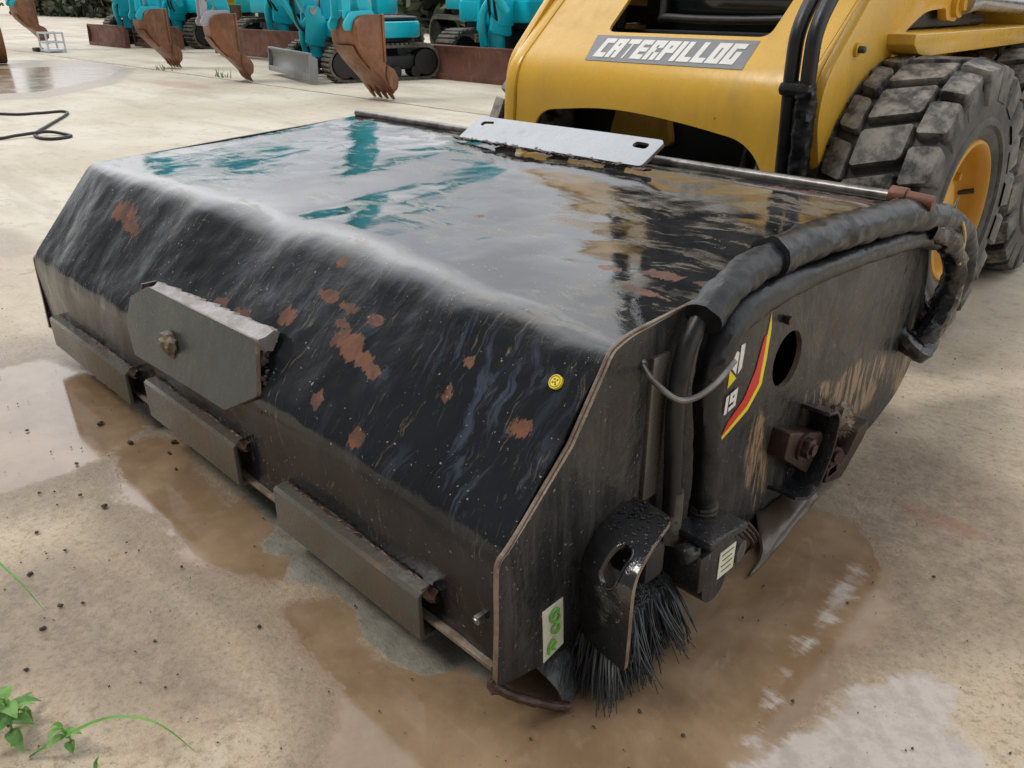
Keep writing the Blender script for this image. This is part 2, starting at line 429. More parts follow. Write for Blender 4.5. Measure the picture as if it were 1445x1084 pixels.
# ================================================================== mesh helpers
class MB:
    def __init__(s):
        s.v, s.f, s.m, s.at = [], [], [], {}
    def add(s, verts, faces, mi=0):
        o = len(s.v)
        s.v += [tuple(p) for p in verts]
        s.f += [tuple(i + o for i in f) for f in faces]
        s.m += [mi] * len(faces)
        return s
    def bm(s, bm_, mi=0, mat=None):
        bm_.verts.index_update()
        vs = [(mat @ v.co if mat else v.co)[:] for v in bm_.verts]
        s.add(vs, [[v.index for v in f.verts] for f in bm_.faces], mi)
        bm_.free()
        return s
    def box(s, c, size, bev=.004, rot=None, mi=0, seg=2):
        b = bmesh.new()
        bmesh.ops.create_cube(b, size=1)
        bmesh.ops.scale(b, vec=size, verts=b.verts)
        if bev > 0:
            bmesh.ops.bevel(b, geom=b.edges[:], offset=min(bev, min(size) * .45), segments=seg, affect='EDGES', profile=.5)
        m = Matrix.Translation(c) @ (rot.to_4x4() if rot else Matrix())
        return s.bm(b, mi, m)
    def prism(s, poly, a0, a1, axis='x', bev=0., mi=0, mat=None, seg=2):
        """poly of (u,v) pairs extruded along an axis: x->(a,u,v), y->(u,a,v), z->(u,v,a)"""
        g = {'x': lambda u, v, a: (a, u, v), 'y': lambda u, v, a: (u, a, v), 'z': lambda u, v, a: (u, v, a)}[axis]
        b = bmesh.new()
        A = [b.verts.new(g(u, v, a0)) for u, v in poly]
        B = [b.verts.new(g(u, v, a1)) for u, v in poly]
        n = len(poly)
        b.faces.new(A); b.faces.new(B[::-1])
        for i in range(n):
            b.faces.new((A[i], B[i], B[(i + 1) % n], A[(i + 1) % n]))
        bmesh.ops.recalc_face_normals(b, faces=b.faces[:])
        if bev > 0:
            caps = [e for e in b.edges if len(e.link_faces) == 2 and any(len(f.verts) == n and n != 4 or abs(getattr(f.normal, axis)) > .9 for f in e.link_faces)]
            bmesh.ops.bevel(b, geom=caps, offset=bev, segments=seg, affect='EDGES', profile=.5)
        return s.bm(b, mi, mat)
    def tube(s, pts, r, n=12, mi=0, cap=True, rfun=None, sub=6, smooth=True):
        P = [Vector(p) for p in pts]
        if smooth and len(P) > 2:
            Q = []
            for i in range(len(P) - 1):
                p0, p1, p2, p3 = P[max(i - 1, 0)], P[i], P[i + 1], P[min(i + 2, len(P) - 1)]
                for k in range(sub):
                    t = k / sub
                    Q.append(.5 * ((2 * p1) + (p2 - p0) * t + (2 * p0 - 5 * p1 + 4 * p2 - p3) * t * t + (3 * p1 - p0 - 3 * p2 + p3) * t ** 3))
            Q.append(P[-1])
            P = Q
        up = Vector((0, 0, 1))
        if abs((P[1] - P[0]).normalized().z) > .9: up = Vector((0, 1, 0))
        vs, fs = [], []
        a = None
        L = 0
        for i, p in enumerate(P):
            d = (P[min(i + 1, len(P) - 1)] - P[max(i - 1, 0)]).normalized()
            if a is None: a = (up - d * up.dot(d)).normalized()
            a = (a - d * a.dot(d)).normalized()
            b = d.cross(a)
            if i: L += (p - P[i - 1]).length
            for k in range(n):
                th = 2 * PI * k / n
                rr = rfun(L, th, i / (len(P) - 1)) if rfun else r
                vs.append(p + (a * math.cos(th) + b * math.sin(th)) * rr)
        for i in range(len(P) - 1):
            for k in range(n):
                fs.append((i * n + k, i * n + (k + 1) % n, (i + 1) * n + (k + 1) % n, (i + 1) * n + k))
        if cap:
            fs.append(tuple(range(n))[::-1]); fs.append(tuple((len(P) - 1) * n + k for k in range(n)))
        return s.add(vs, fs, mi)
    def lathe(s, prof, n=40, mi=0, mat=None, closed=False):
        """prof of (x, r) turned about the X axis"""
        vs, fs = [], []
        k = len(prof)
        for i in range(n):
            th = 2 * PI * i / n
            for x, r in prof:
                p = Vector((x, r * math.cos(th), r * math.sin(th)))
                vs.append(mat @ p if mat else p)
        for i in range(n):
            for j in range(k - 1 + (1 if closed else 0)):
                fs.append((i * k + j, i * k + (j + 1) % k, ((i + 1) % n) * k + (j + 1) % k, ((i + 1) % n) * k + j))
        return s.add(vs, fs, mi)
    def ball(s, c, r, sc=(1, 1, 1), jit=0., sub=2, mi=0, seed=0):
        b = bmesh.new()
        bmesh.ops.create_icosphere(b, subdivisions=sub, radius=1)
        for v in b.verts:
            k = 1 + jit * mnoise.noise(v.co * 1.7 + Vector((seed * 3.1, seed, 0))) + jit * .5 * mnoise.noise(v.co * 4 + Vector((0, seed * 2.3, seed)))
            v.co = Vector((v.co.x * sc[0], v.co.y * sc[1], v.co.z * sc[2])) * r * k + Vector(c)
        return s.bm(b, mi)
    def build(s, name, mats, parent=None, sharp=35, attrs=None, uv=None):
        me = bpy.data.meshes.new(name)
        me.from_pydata(s.v, [], s.f)
        if not isinstance(mats, (list, tuple)): mats = [mats]
        for m in mats: me.materials.append(m)
        if len(mats) > 1: me.polygons.foreach_set('material_index', s.m)
        me.polygons.foreach_set('use_smooth', [True] * len(me.polygons))
        me.update()
        b = bmesh.new(); b.from_mesh(me)
        bmesh.ops.recalc_face_normals(b, faces=b.faces[:])
        b.to_mesh(me); b.free()
        me.set_sharp_from_angle(angle=R(sharp))
        for an, vals in (attrs or {}).items():
            a = me.attributes.new(an, 'FLOAT', 'POINT')
            a.data.foreach_set('value', np.asarray(vals, dtype=np.float32))
        o = bpy.data.objects.new(name, me)
        COL.objects.link(o)
        if parent is not None: o.parent = parent
        return o

def tag(o, label=None, cat=None, group=None, kind=None):
    if label: o['label'] = label
    if cat: o['category'] = cat
    if group: o['group'] = group
    if kind: o['kind'] = kind
    return o
def thing(name, loc, label, cat, group=None, rz=0):
    o = bpy.data.objects.new(name, None)
    o.empty_display_size = .1
    COL.objects.link(o)
    o.location = loc
    o.rotation_euler = (0, 0, rz)
    return tag(o, label, cat, group)
def fillet(poly, rad, n=5):
    """round the corners of a polygon; rad a number or list"""
    out = []
    N = len(poly)
    for i in range(N):
        r = rad[i] if isinstance(rad, (list, tuple)) else rad
        p, a, b = (Vector(poly[k]).to_2d() for k in (i, i - 1, (i + 1) % N))
        if r <= 0:
            out.append(tuple(p)); continue
        u, v = (a - p), (b - p)
        lim = min(u.length, v.length) * .48
        r = min(r, lim)
        p0, p1 = p + u.normalized() * r, p + v.normalized() * r
        for k in range(n + 1):
            t = k / n
            out.append(tuple(p0 * (1 - t) ** 2 + p * 2 * t * (1 - t) + p1 * t * t))
    return out
def inside(pts, poly):
    pts = np.asarray(pts); poly = np.asarray(poly)
    x, y = pts[:, 0], pts[:, 1]
    r = np.zeros(len(pts), bool)
    j = len(poly) - 1
    for i in range(len(poly)):
        xi, yi = poly[i]; xj, yj = poly[j]
        if yi != yj:
            r ^= ((yi > y) != (yj > y)) & (x < (xj - xi) * (y - yi) / (yj - yi) + xi)
        j = i
    return r
def pdist(pts, poly):
    pts = np.asarray(pts, float)
    d = np.full(len(pts), 1e9)
    n = len(poly)
    for i in range(n):
        a, b = np.array(poly[i]), np.array(poly[(i + 1) % n])
        ab = b - a
        t = np.clip(((pts - a) @ ab) / max(ab @ ab, 1e-12), 0, 1)
        q = pts - (a + t[:, None] * ab)
        d = np.minimum(d, np.hypot(q[:, 0], q[:, 1]))
    return d
def resample(poly, h):
    out = []
    n = len(poly)
    for i in range(n):
        a, b = np.array(poly[i], float), np.array(poly[(i + 1) % n], float)
        k = max(1, int(np.hypot(*(b - a)) / h))
        for j in range(k): out.append(tuple(a + (b - a) * j / k))
    return out
def sheet(mb, outline, holes, h, mapf, thick, mi=0, mi_edge=0, mi_hole=None):
    """a bent sheet of real thickness with holes: (u,v) mapped by mapf(u,v)->(point, normal)"""
    loops = [resample(outline, h)] + [resample(q, h) for q in holes]
    pts, edges = [], []
    for lp in loops:
        o = len(pts)
        pts += lp
        edges += [(o + i, o + (i + 1) % len(lp)) for i in range(len(lp))]
    A = np.array(outline)
    gx = np.arange(A[:, 0].min() + h * .5, A[:, 0].max(), h)
    gy = np.arange(A[:, 1].min() + h * .5, A[:, 1].max(), h)
    G = np.array([(x + (h * .5 if j % 2 else 0), y) for j, y in enumerate(gy) for x in gx])
    if len(G):
        ok = inside(G, outline) & (pdist(G, outline) > h * .45)
        for q in holes: ok &= ~inside(G, q) & (pdist(G, q) > h * .45)
        G = G[ok]
    nb = len(pts)
    pts = pts + [tuple(g) for g in G]
    v2, e2, f2, ov, oe, of = mgeo.delaunay_2d_cdt([Vector(p) for p in pts], edges, [], 0, 1e-7)
    P2 = np.array([tuple(v) for v in v2])
    F = [tuple(f) for f in f2]
    cen = np.array([P2[list(f)].mean(0) for f in F])
    ok = inside(cen, outline)
    for q in holes: ok &= ~inside(cen, q)
    F = [f for f, k in zip(F, ok) if k]
    front, back = [], []
    for u, v in P2:
        p, n = mapf(u, v)
        p, n = Vector(p), Vector(n)
        front.append(p); back.append(p - n * thick)
    nv = len(P2)
    o = len(mb.v)
    mb.add(front + back, F + [tuple(i + nv for i in f[::-1]) for f in F], mi)
    cnt = {}
    for f in F:
        for a, b in zip(f, f[1:] + f[:1]):
            cnt[(a, b)] = 1
    rim = [(a, b) for (a, b) in cnt if (b, a) not in cnt]
    mb.f += [(o + b, o + a, o + nv + a, o + nv + b) for a, b in rim]
    hv_ = set()
    if mi_hole is not None and holes:
        for q in holes: hv_ |= set(np.where(pdist(P2, q) < 1e-5)[0].tolist())
    mb.m += [mi_hole if (mi_hole is not None and a in hv_) else mi_edge for a, b in rim]
    return P2
def pill(cx, cy, ax, L, r, n=10):
    """stadium outline, axis at angle ax"""
    out = []
    c, s_ = math.cos(ax), math.sin(ax)
    for e, a0 in ((1, -PI / 2), (-1, PI / 2)):
        for k in range(n + 1):
            a = a0 + PI * k / n
            x, y = e * L / 2 + r * math.cos(a), r * math.sin(a)
            out.append((cx + x * c - y * s_, cy + x * s_ + y * c))
    return out
def circ(cx, cy, rx, ry=None, n=28):
    return [(cx + rx * math.cos(2 * PI * k / n), cy + (ry or rx) * math.sin(2 * PI * k / n)) for k in range(n)]
GLY = {'C': '111 100 100 100 111', 'A': '111 101 111 101 101', 'T': '111 010 010 010 010', 'E': '111 100 111 100 111',
       'R': '111 101 110 101 101', 'P': '111 101 111 100 100', 'I': '1 1 1 1 1', 'L': '100 100 100 100 111', 'O': '111 101 101 101 111',
       'G': '111 100 101 101 111', '1': '1 1 1 1 1', '9': '111 101 111 001 111', '0': '111 101 101 101 111'}
def lettering(mb, text, W, H, mapf, shear=0., wide=1., hole=.62, gap=.45, mi=0):
    """heavy block letters, cell by cell, in (u,v) of 0..W, 0..H"""
    rows = [.9, .55, .8, .55, .9]
    ws = []
    for ch in text:
        k = len(GLY[ch].split()[0])
        ws.append([wide, hole, wide] if k == 3 else [wide * 1.05])
    tot = sum(sum(x) for x in ws) + gap * (len(text) - 1)
    sx, sy = W / tot, H / sum(rows)
    x = 0
    for ch, cw in zip(text, ws):
        g = GLY[ch].split()
        y = sum(rows)
        for ri, row in enumerate(g):
            xx = x
            for ci, cell in enumerate(row):
                if cell == '1':
                    q = [(xx, y - rows[ri]), (xx + cw[ci], y - rows[ri]), (xx + cw[ci], y), (xx, y)]
                    mb.add([mapf(a * sx + shear * b * sy, b * sy) for a, b in q], [(0, 1, 2, 3)], mi)
                xx += cw[ci]
            y -= rows[ri]
        x += sum(cw) + gap

# ================================================================== GROUND (one sheet to the horizon)
def axis_coords(n0, n1, h, m0, m1, hm, far):
    a = list(np.arange(n0, n1, h))
    lo, hi = [], []
    x, st = n0, h
    while x > m0: st = min(st * 1.18, hm); x -= st; lo.append(x)
    while x > -far: st *= 1.35; x -= st; lo.append(x)
    x, st = a[-1], h
    while x < m1: st = min(st * 1.18, hm); x += st; hi.append(x)
    while x < far: st *= 1.35; x += st; hi.append(x)
    return np.array(lo[::-1] + a + hi)
GX = axis_coords(-3.3, 1.3, .0125, -19, 3, .10, 420)
GY = axis_coords(-1.0, 2.4, .0125, -2, 9, .10, 420)
WATER = [
    [(-1.20, -0.10), (-1.23, -0.05), (-1.21, 0.02), (-1.11, 0.04), (-0.98, 0.02), (-0.79, 0.00), (-0.80, 0.03), (-0.67, 0.03), (-0.64, -0.02), (-0.60, -0.02), (-0.56, 0.00), (-0.53, -0.01), (-0.50, -0.05), (-0.53, -0.09), (-0.58, -0.11), (-0.69, -0.14), (-0.83, -0.14), (-0.95, -0.16), (-1.04, -0.15)],
    [(-0.42, -0.12), (-0.46, -0.09), (-0.46, -0.04), (-0.41, -0.01), (-0.36, 0.00), (-0.29, -0.03), (-0.22, -0.03), (-0.17, -0.01), (-0.13, 0.03), (-0.07, 0.05), (-0.12, .3), (-0.12, .8), (0.05, 0.85), (0.15, 0.87), (0.26, 0.78), (0.31, 0.64), (0.31, 0.49), (0.33, 0.38), (0.32, 0.27), (0.33, 0.21), (0.36, 0.12), (-0.02, -0.26), (-0.12, -0.22), (-0.17, -0.16), (-0.25, -0.13), (-0.34, -0.13)],
    [(-1.86, -0.25), (-1.90, -0.14), (-1.90, -0.03), (-1.67, 0.05), (-1.40, 0.04), (-1.27, 0.02), (-1.19, -0.11), (-1.18, -0.19), (-1.17, -0.25), (-1.19, -0.33), (-1.24, -0.40)],
    [(-14.06, 2.29), (-13.84, 3.06), (-13.72, 3.96), (-13.00, 4.28), (-12.43, 4.29), (-11.17, 3.60), (-10.34, 2.84), (-9.92, 2.36), (-10.20, 1.47)]]
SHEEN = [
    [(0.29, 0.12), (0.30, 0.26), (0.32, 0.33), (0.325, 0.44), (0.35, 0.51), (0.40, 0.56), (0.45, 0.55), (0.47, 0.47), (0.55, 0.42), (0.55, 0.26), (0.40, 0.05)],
    [(.285, .235), (.27, .235), (.262, .29), (.268, .30), (.275, .27), (.288, .26)], [(.205, .74), (.222, .73), (.232, .60), (.245, .50), (.255, .40), (.268, .33), (.255, .31), (.238, .40), (.226, .50), (.212, .62)],  # broken pale streak: a sky reflection put into the ground colour
    ]
DAMP = [
    [(-0.87, -0.42), (-0.87, -0.30), (-0.74, -0.23), (-0.58, -0.20), (-0.43, -0.22), (-0.32, -0.24), (-0.35, -0.32), (-0.42, -0.38), (-0.56, -0.44), (-0.65, -0.57), (-0.91, -0.52)],
    [(-1.07, -0.18), (-0.71, -0.17), (-0.47, -0.10), (-0.38, -0.13), (-0.17, -0.16), (-0.13, -0.23), (-0.23, -0.19), (-0.42, -0.17), (-0.62, -0.20), (-0.86, -0.23)],
    [(0.03, 1.24), (0.17, 1.28), (0.35, 1.21), (0.48, 1.00), (0.53, 0.79), (0.43, 0.69), (0.36, 0.54), (0.28, 0.41), (0.06, 0.71)],
    [(-2.23, -0.17), (-1.99, 0.08), (-1.37, 0.08), (-1.11, -0.01), (-1.04, -0.24), (-1.18, -0.41)],
    [(-3.59, 0.31), (-3.41, 0.32), (-3.25, 0.33), (-3.15, 0.28), (-3.16, 0.20)],
    [(-16.59, 2.83), (-14.82, 4.61), (-12.43, 4.47), (-10.31, 3.36), (-9.25, 2.23), (-9.52, 1.33)],
    [(-1.9, .02), (-1.9, 1.1), (0, 1.4), (.1, .02)]]
PALE = [
    [(-1.28, 0.01), (-1.18, 0.06), (-0.97, 0.04), (-0.81, 0.04), (-0.66, 0.03), (-0.64, -0.02), (-0.61, -0.03), (-0.56, 0.00), (-0.51, -0.05), (-0.46, -0.02), (-0.41, -0.00), (-0.35, 0.00), (-0.28, -0.03), (-0.21, -0.03), (-0.15, -0.01), (-0.12, 0.05), (-0.07, 0.05), (-0.10, 0.09), (-0.48, 0.09), (-0.86, 0.07), (-1.22, 0.07)]]
STAIN = [(-9.6, 3.9, .9, .25), (.25, 1.0, .12, .035), (.42, 1.75, .10, .03)]
def sdf(pts, polys):
    best = np.full(len(pts), -9.)
    for q in polys:
        a = np.array(q); lo, hi = a.min(0) - 1.0, a.max(0) + 1.0
        k = np.where((pts[:, 0] > lo[0]) & (pts[:, 0] < hi[0]) & (pts[:, 1] > lo[1]) & (pts[:, 1] < hi[1]))[0]
        if not len(k): continue
        d = pdist(pts[k], q)
        d = np.where(inside(pts[k], q), d, -d)
        best[k] = np.maximum(best[k], d)
    return best
XX, YY = np.meshgrid(GX, GY)
gp = np.stack([XX.ravel(), YY.ravel()], 1)
nx, ny = len(GX), len(GY)
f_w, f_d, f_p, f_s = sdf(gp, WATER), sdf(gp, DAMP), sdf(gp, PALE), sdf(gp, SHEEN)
far_scale = np.clip(np.hypot(gp[:, 0] + .3, gp[:, 1] - .3) / 2.0, 1, 8)
f_w = np.clip(f_w, -9, 9) / 1.0
stain = np.zeros(len(gp))
for sx, sy, sa, sb in STAIN:
    stain = np.maximum(stain, np.exp(-(((gp[:, 0] - sx) / sa) ** 2 + ((gp[:, 1] - sy) / sb) ** 2)))
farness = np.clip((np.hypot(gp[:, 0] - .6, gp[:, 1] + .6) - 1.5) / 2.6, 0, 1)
# gentle unevenness, flat where the water stands
gz = np.zeros(len(gp))
kk = (np.abs(gp[:, 0] + 1) < 3) & (np.abs(gp[:, 1] - .7) < 2.4)
for i in np.where(kk)[0]:
    x, y = gp[i]
    gz[i] = .0035 * mnoise.noise(Vector((x * 3, y * 3, 1))) + .0018 * mnoise.noise(Vector((x * 14, y * 14, 5)))
gz *= np.clip(-f_w / .05, 0, 1)
gz -= .003
gme = bpy.data.meshes.new('ground')
gme.vertices.add(len(gp))
gme.vertices.foreach_set('co', np.stack([gp[:, 0], gp[:, 1], gz], 1).ravel().astype(np.float32))
ii = (np.arange(ny - 1)[:, None] * nx + np.arange(nx - 1)[None, :]).ravel()
quads = np.stack([ii, ii + 1, ii + 1 + nx, ii + nx], 1)
gme.loops.add(quads.size)
gme.loops.foreach_set('vertex_index', quads.ravel().astype(np.int32))
gme.polygons.add(len(quads))
gme.polygons.foreach_set('loop_start', np.arange(0, quads.size, 4, dtype=np.int32))
gme.polygons.foreach_set('use_smooth', [True] * len(quads))
gme.update(calc_edges=True)
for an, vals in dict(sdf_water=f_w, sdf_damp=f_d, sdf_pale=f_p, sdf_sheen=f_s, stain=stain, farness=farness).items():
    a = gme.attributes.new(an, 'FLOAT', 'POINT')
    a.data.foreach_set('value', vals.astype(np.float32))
gme.materials.append(gm)
ground = bpy.data.objects.new('ground', gme)
COL.objects.link(ground)
tag(ground, 'wet stained concrete yard with brown muddy puddles', 'ground', kind='structure')

# ================================================================== SWEEPER
SW = thing('sweeper_attachment', (-.95, .55, 0), 'long low black steel sweeper box with rust patches, wet shiny top and hoses', 'sweeper')
SW_OFF = Vector((-.95, .55, 0))
def part(mb, name, mats, parent=None, label=None, off=SW_OFF, root=SW, **k):
    """parts are modelled in world metres and re-based on the thing they belong to"""
    mb.v = [(x - off.x, y - off.y, z - off.z) for x, y, z in mb.v]
    o = mb.build(name, mats, parent or root, **k)
    if label: o['label'] = label
    return o

# ---- hood: front apron, slope and top in one bent sheet
NXH = 330
xs = np.linspace(-1.897, -.003, NXH)
def hood_profile(x):
    t = math.exp(-((x + .80) / .42) ** 2)
    e = min(1, (x + 1.9) / .25) * min(1, -x / .16 + .12)
    wv = e * (.012 * mnoise.noise(Vector((x * 3.1, 2, 0))) + .006 * mnoise.noise(Vector((x * 8.5, 6, 0))))
    by = .222 + .050 * t * e + wv
    bz = .530 + .008 * t * e - .016 * e * math.exp(-((x + .98) / .13) ** 2) + wv * .3
    r2 = .026 + .040 * max(0, e) * (.5 + .5 * t)
    P = [Vector((.022, .085)), Vector((.016, .296)), Vector((by, bz)), Vector((1.14, .578))]
    out = []
    def seg(a, b, n, last=False):
        for k in range(n + (1 if last else 0)):
            out.append(a.lerp(b, k / n))
    def fil(a, p, b, r, n):
        p0, p1 = p + (a - p).normalized() * r, p + (b - p).normalized() * r
        return p0, p1, [p0 * (1 - t) ** 2 + p * 2 * t * (1 - t) + p1 * t * t for t in [k / n for k in range(n)]]
    a0, a1, A = fil(P[0], P[1], P[2], .030, 12)
    b0, b1, B = fil(P[1], P[2], P[3], r2, 26)
    seg(P[0], a0, 26); out.extend(A); seg(a1, b0, 40); out.extend(B); seg(b1, P[3], 110, True)
    return out
hv, hs, htop = [], [], []
prof0 = hood_profile(-.3)
NS = len(prof0)
for i, x in enumerate(xs):
    pr = hood_profile(x)
    L = 0
    for j, p in enumerate(pr):
        if j: L += (p - pr[j - 1]).length
        n = (pr[min(j + 1, NS - 1)] - pr[max(j - 1, 0)]).normalized()
        nrm = Vector((-n.y, n.x))            # (y,z) normal, outwards
        if nrm.y < 0 and j > 60: nrm = -nrm
        edge = min(1, (x + 1.9) / .08, -x / .08)
        q = Vector((x * 3.2, L * 3.2, 3))
        d = .0070 * mnoise.noise(q) + .0036 * mnoise.noise(q * 2.9) + .0010 * mnoise.noise(q * 8)
        top = min(1, max(0, (n.x - .80) / .18))
        d *= edge * (1 - .78 * top)
        d += edge * top * (.0040 * mnoise.noise(Vector((x * 2.6, L * 3.0, 11))) + .0016 * abs(mnoise.noise(Vector((x * 5.5, L * 7.0, 21)))))
        # the sheet sags a little between its stiffeners
        d -= .006 * top * math.sin(PI * min(1, max(0, (p.x - .25) / .85))) * (.5 + .5 * math.cos((x + .62) * 5.2))
        p2 = p + nrm * d
        hv.append((x, p2.x, p2.y)); hs.append(L); htop.append(top)
H = np.array(hv); hs = np.array(hs); htop = np.array(htop)
nh = len(H)
faces = [(i * NS + j, (i + 1) * NS + j, (i + 1) * NS + j + 1, i * NS + j + 1) for i in range(NXH - 1) for j in range(NS - 1)]
mb = MB(); mb.add(H, faces)
# inner skin and rim give it its 6 mm
tn = np.zeros((nh, 3))
G = H.reshape(NXH, NS, 3)
du = np.gradient(G, axis=0); dv = np.gradient(G, axis=1)
nn = np.cross(du, dv); nn /= np.linalg.norm(nn, axis=2, keepdims=True) + 1e-9
inner = (G - nn * .006).reshape(-1, 3)
if (nn[NXH // 2, NS - 20, 2] < 0): inner = (G + nn * .006).reshape(-1, 3)
mb.add(inner, [f[::-1] for f in faces])
rim = [(j, j + 1) for j in range(NS - 1)] + [((NXH - 1) * NS + j, (NXH - 1) * NS + j + 1) for j in range(NS - 1)] + [(i * NS, (i + 1) * NS) for i in range(NXH - 1)] + [(i * NS + NS - 1, (i + 1) * NS + NS - 1) for i in range(NXH - 1)]
mb.f += [(a, b, b + nh, a + nh) for a, b in rim]; mb.m += [0] * len(rim)
LOW = .21                                     # profile length of the apron below the lower bend
RUST = [(-1.53, .215, .085, .030), (-1.46, .19, .05, .02), (-.708, .16, .030, .026), (-.50, .165, .055, .022), (-.455, .150, .05, .020), (-.415, .140, .03, .018), (-.077, .16, .022, .022),
        (-.235, .16, .016, .016), (-.228, .217, .016, .014), (-.63, .228, .035, .012), (-.56, .222, .03, .012), (-.47, .222, .022, .012), (-.857, .115, .045, .025), (-.78, .105, .04, .02), (-.49, .055, .018, .02),
        (-.94, .12, .03, .02), (-1.05, .08, .03, .03), (-.66, .30, .015, .02), (-.36, .03, .018, .018), (-.55, .19, .03, .008)]
RTOP = [(-.11, .49, .045, .022), (-.03, .50, .025, .02), (-.07, .41, .06, .012), (-.20, .46, .03, .012), (-.35, .62, .03, .012), (-.62, .55, .02, .01), (-.15, 1.10, .2, .012), (-1.0, 1.09, .5, .014)]
rustv = np.zeros(nh); scuff = np.zeros(nh)
for rx, rs, ra, rb in RUST:
    rustv = np.maximum(rustv, np.exp(-(((H[:, 0] - rx) / ra) ** 2 + ((hs - LOW - rs) / rb) ** 2)) * (htop < .5))
for rx, ry, ra, rb in RTOP:
    rustv = np.maximum(rustv, np.exp(-(((H[:, 0] - rx) / ra) ** 2 + ((H[:, 1] - ry) / rb) ** 2)) * (htop > .5))
for rx, rs, ra, rb, k in [(-.25, .22, .30, .10, 1.), (-.10, .10, .14, .14, .9), (-.45, .28, .25, .05, .7), (-.75, .20, .22, .08, .75), (-1.0, .22, .15, .06, .55), (-.3, .02, .3, .08, .5), (-1.2, -.08, .5, .06, .6)]:
    scuff = np.maximum(scuff, k * np.exp(-(((H[:, 0] - rx) / ra) ** 2 + ((hs - LOW - rs) / rb) ** 2)) * (htop < .7))
two = lambda a: np.concatenate([a, a])
hood = part(mb, 'hood', M['hood'], attrs=dict(topness=two(htop), rust=two(rustv), scuff=two(scuff)), sharp=60)
uvl = hood.data.uv_layers.new(name='UVMap')
li = np.zeros(len(hood.data.loops), np.int32); hood.data.loops.foreach_get('vertex_index', li)
UV = np.stack([two(H[:, 0]), two(hs)], 1)[li]
uvl.data.foreach_set('uv', UV.ravel().astype(np.float32))

# ---- end plates
EP = [(-.004, .083), (.002, .293), (.022, .306), (.136, .416), (.200, .508), (.214, .530), (.252, .541), (.415, .549), (1.13, .588), (1.225, .565), (1.38, .44),
      (1.432, .20), (1.425, .14), (1.36, .075), (1.24, .022), (.95, .018), (.60, .02), (.50, .03), (.36, .045), (.19, .055), (.085, .068)]
EP = fillet(EP, [0, .02, .02, 0, .03, .02, .02, 0, .05, .05, .08, .04, .03, .05, .04, 0, .02, 0, 0, 0, 0], 4)
HOLE = circ(.737, .356, .050, .056)
def end_plate(x, holes):
    m_ = MB()
    def mp(u, v):
        b = .006 * mnoise.noise(Vector((u * 2.5, v * 2.5, x * 9))) + .002 * mnoise.noise(Vector((u * 8, v * 8, x)))
        return (x + (.008 + b if x > -1 else b - .002), u, v), (1, 0, 0)
    sheet(m_, EP if x > -1 else [(.737 + (y - .737) * .978, z - .012 if z > .3 else z) for y, z in EP], holes, .02, mp, .010, 0, 1)
    V = np.array(m_.v)
    md = np.zeros(len(V))
    for a, b, ra, rb, k in [(1.13, .16, .16, .07, 1.), (1.05, .20, .10, .05, .9), (.66, .20, .03, .10, .8), (.70, .12, .03, .08, .8), (1.36, .16, .06, .10, .8), (.9, .23, .1, .03, .7)]:
        md = np.maximum(md, k * np.exp(-(((V[:, 1] - a) / ra) ** 2 + ((V[:, 2] - b) / rb) ** 2)))
    return part(m_, 'end_plate', [M['plate'], M['edge']], attrs=dict(mud=md))
end_plate(0., [HOLE]); end_plate(-1.9, [])
# rolled bare edge bead along the top of the near plate
m_ = MB(); m_.tube([(.003, y, z + .002) for y, z in EP[2:34]], .0028, 6, smooth=False)
part(m_, 'edge_bead', M['edge'])
# inner wall, axle frame and rotary brush
m_ = MB(); m_.box((-.95, 1.125, .295), (1.87, .012, .55), .002)
part(m_, 'rear_panel', M['black'])
m_ = MB()
m_.tube([(-1.86, .46, .20), (-.04, .46, .20)], .08, 20, smooth=False)
for i in range(5200):
    x = rng.uniform(-1.86, -.03); a = rng.uniform(0, 2 * PI); L = rng.uniform(.185, .20)
    d = Vector((rng.normal(0, .06), math.cos(a), math.sin(a)))
    p = Vector((x, .46, .205)); q = p + d * L
    if q.z < .004: q.z = .004
    if q.z > .40: continue
    s_ = Vector((.0018, 0, 0)); o = p + d * .07
    m_.add([o - s_, o + s_, q + s_ * .5, q - s_ * .5], [(0, 1, 2, 3)])
part(m_, 'rotary_brush', M['bristle'])

# ---- bumper bars along the front
def bar(x0, x1, z0, z1, yf, cut):
    m_ = MB()
    t = .008
    yb = .03
    # folded channel: face, top flange, lower flange
    prof = [(yb, z1), (yf + .006, z1), (yf, z1 - .006), (yf, z0 + .004), (yf + .004, z0), (yb, z0 - .004), (yb, z0 + .004), (yf + t + .002, z0 + t), (yf + t, z1 - t), (yb, z1 - t)]
    m_.prism(prof, x0, x1, 'x', .0018, 0)
    m_.box((x0 + .06, .014, (z0 + z1) / 2), (.008, .03, z1 - z0 - .02), .001)
    m_.box((x1 - .05, .014, (z0 + z1) / 2), (.008, .03, z1 - z0 - .02), .001)
    b = part(m_, 'bumper_bar', M['bar'])
    w_ = MB()
    k = int((x1 - x0) / .018)
    for i in range(k):
        if 1:
            w_.ball((x0 + .02 + (x1 - x0 - .04) * i / k, .018 + rng.normal(0, .001), z1 - .001), .0048, (2.6, 1, .6), .5, 1, seed=i)
    part(w_, 'weld_seam', M['darkrust'], b)
    w_ = MB(); w_.ball((x1 + .004, .012, z1 - .006), .013, (1, 1, 1), .6, 2, seed=3); part(w_, 'weld_blob', M['darkrust'], b)
    return b
bar(-1.79, -1.262, .066, .154, -.009, 0)
bar(-1.140, -.722, .084, .178, -.009, 1)
bar(-.580, -.158, .060, .150, -.009, 2)
# thin lip strip behind the bars
m_ = MB(); m_.box((-.95, .026, .088), (1.86, .03, .008), .001)
part(m_, 'lower_lip', M['edge'])

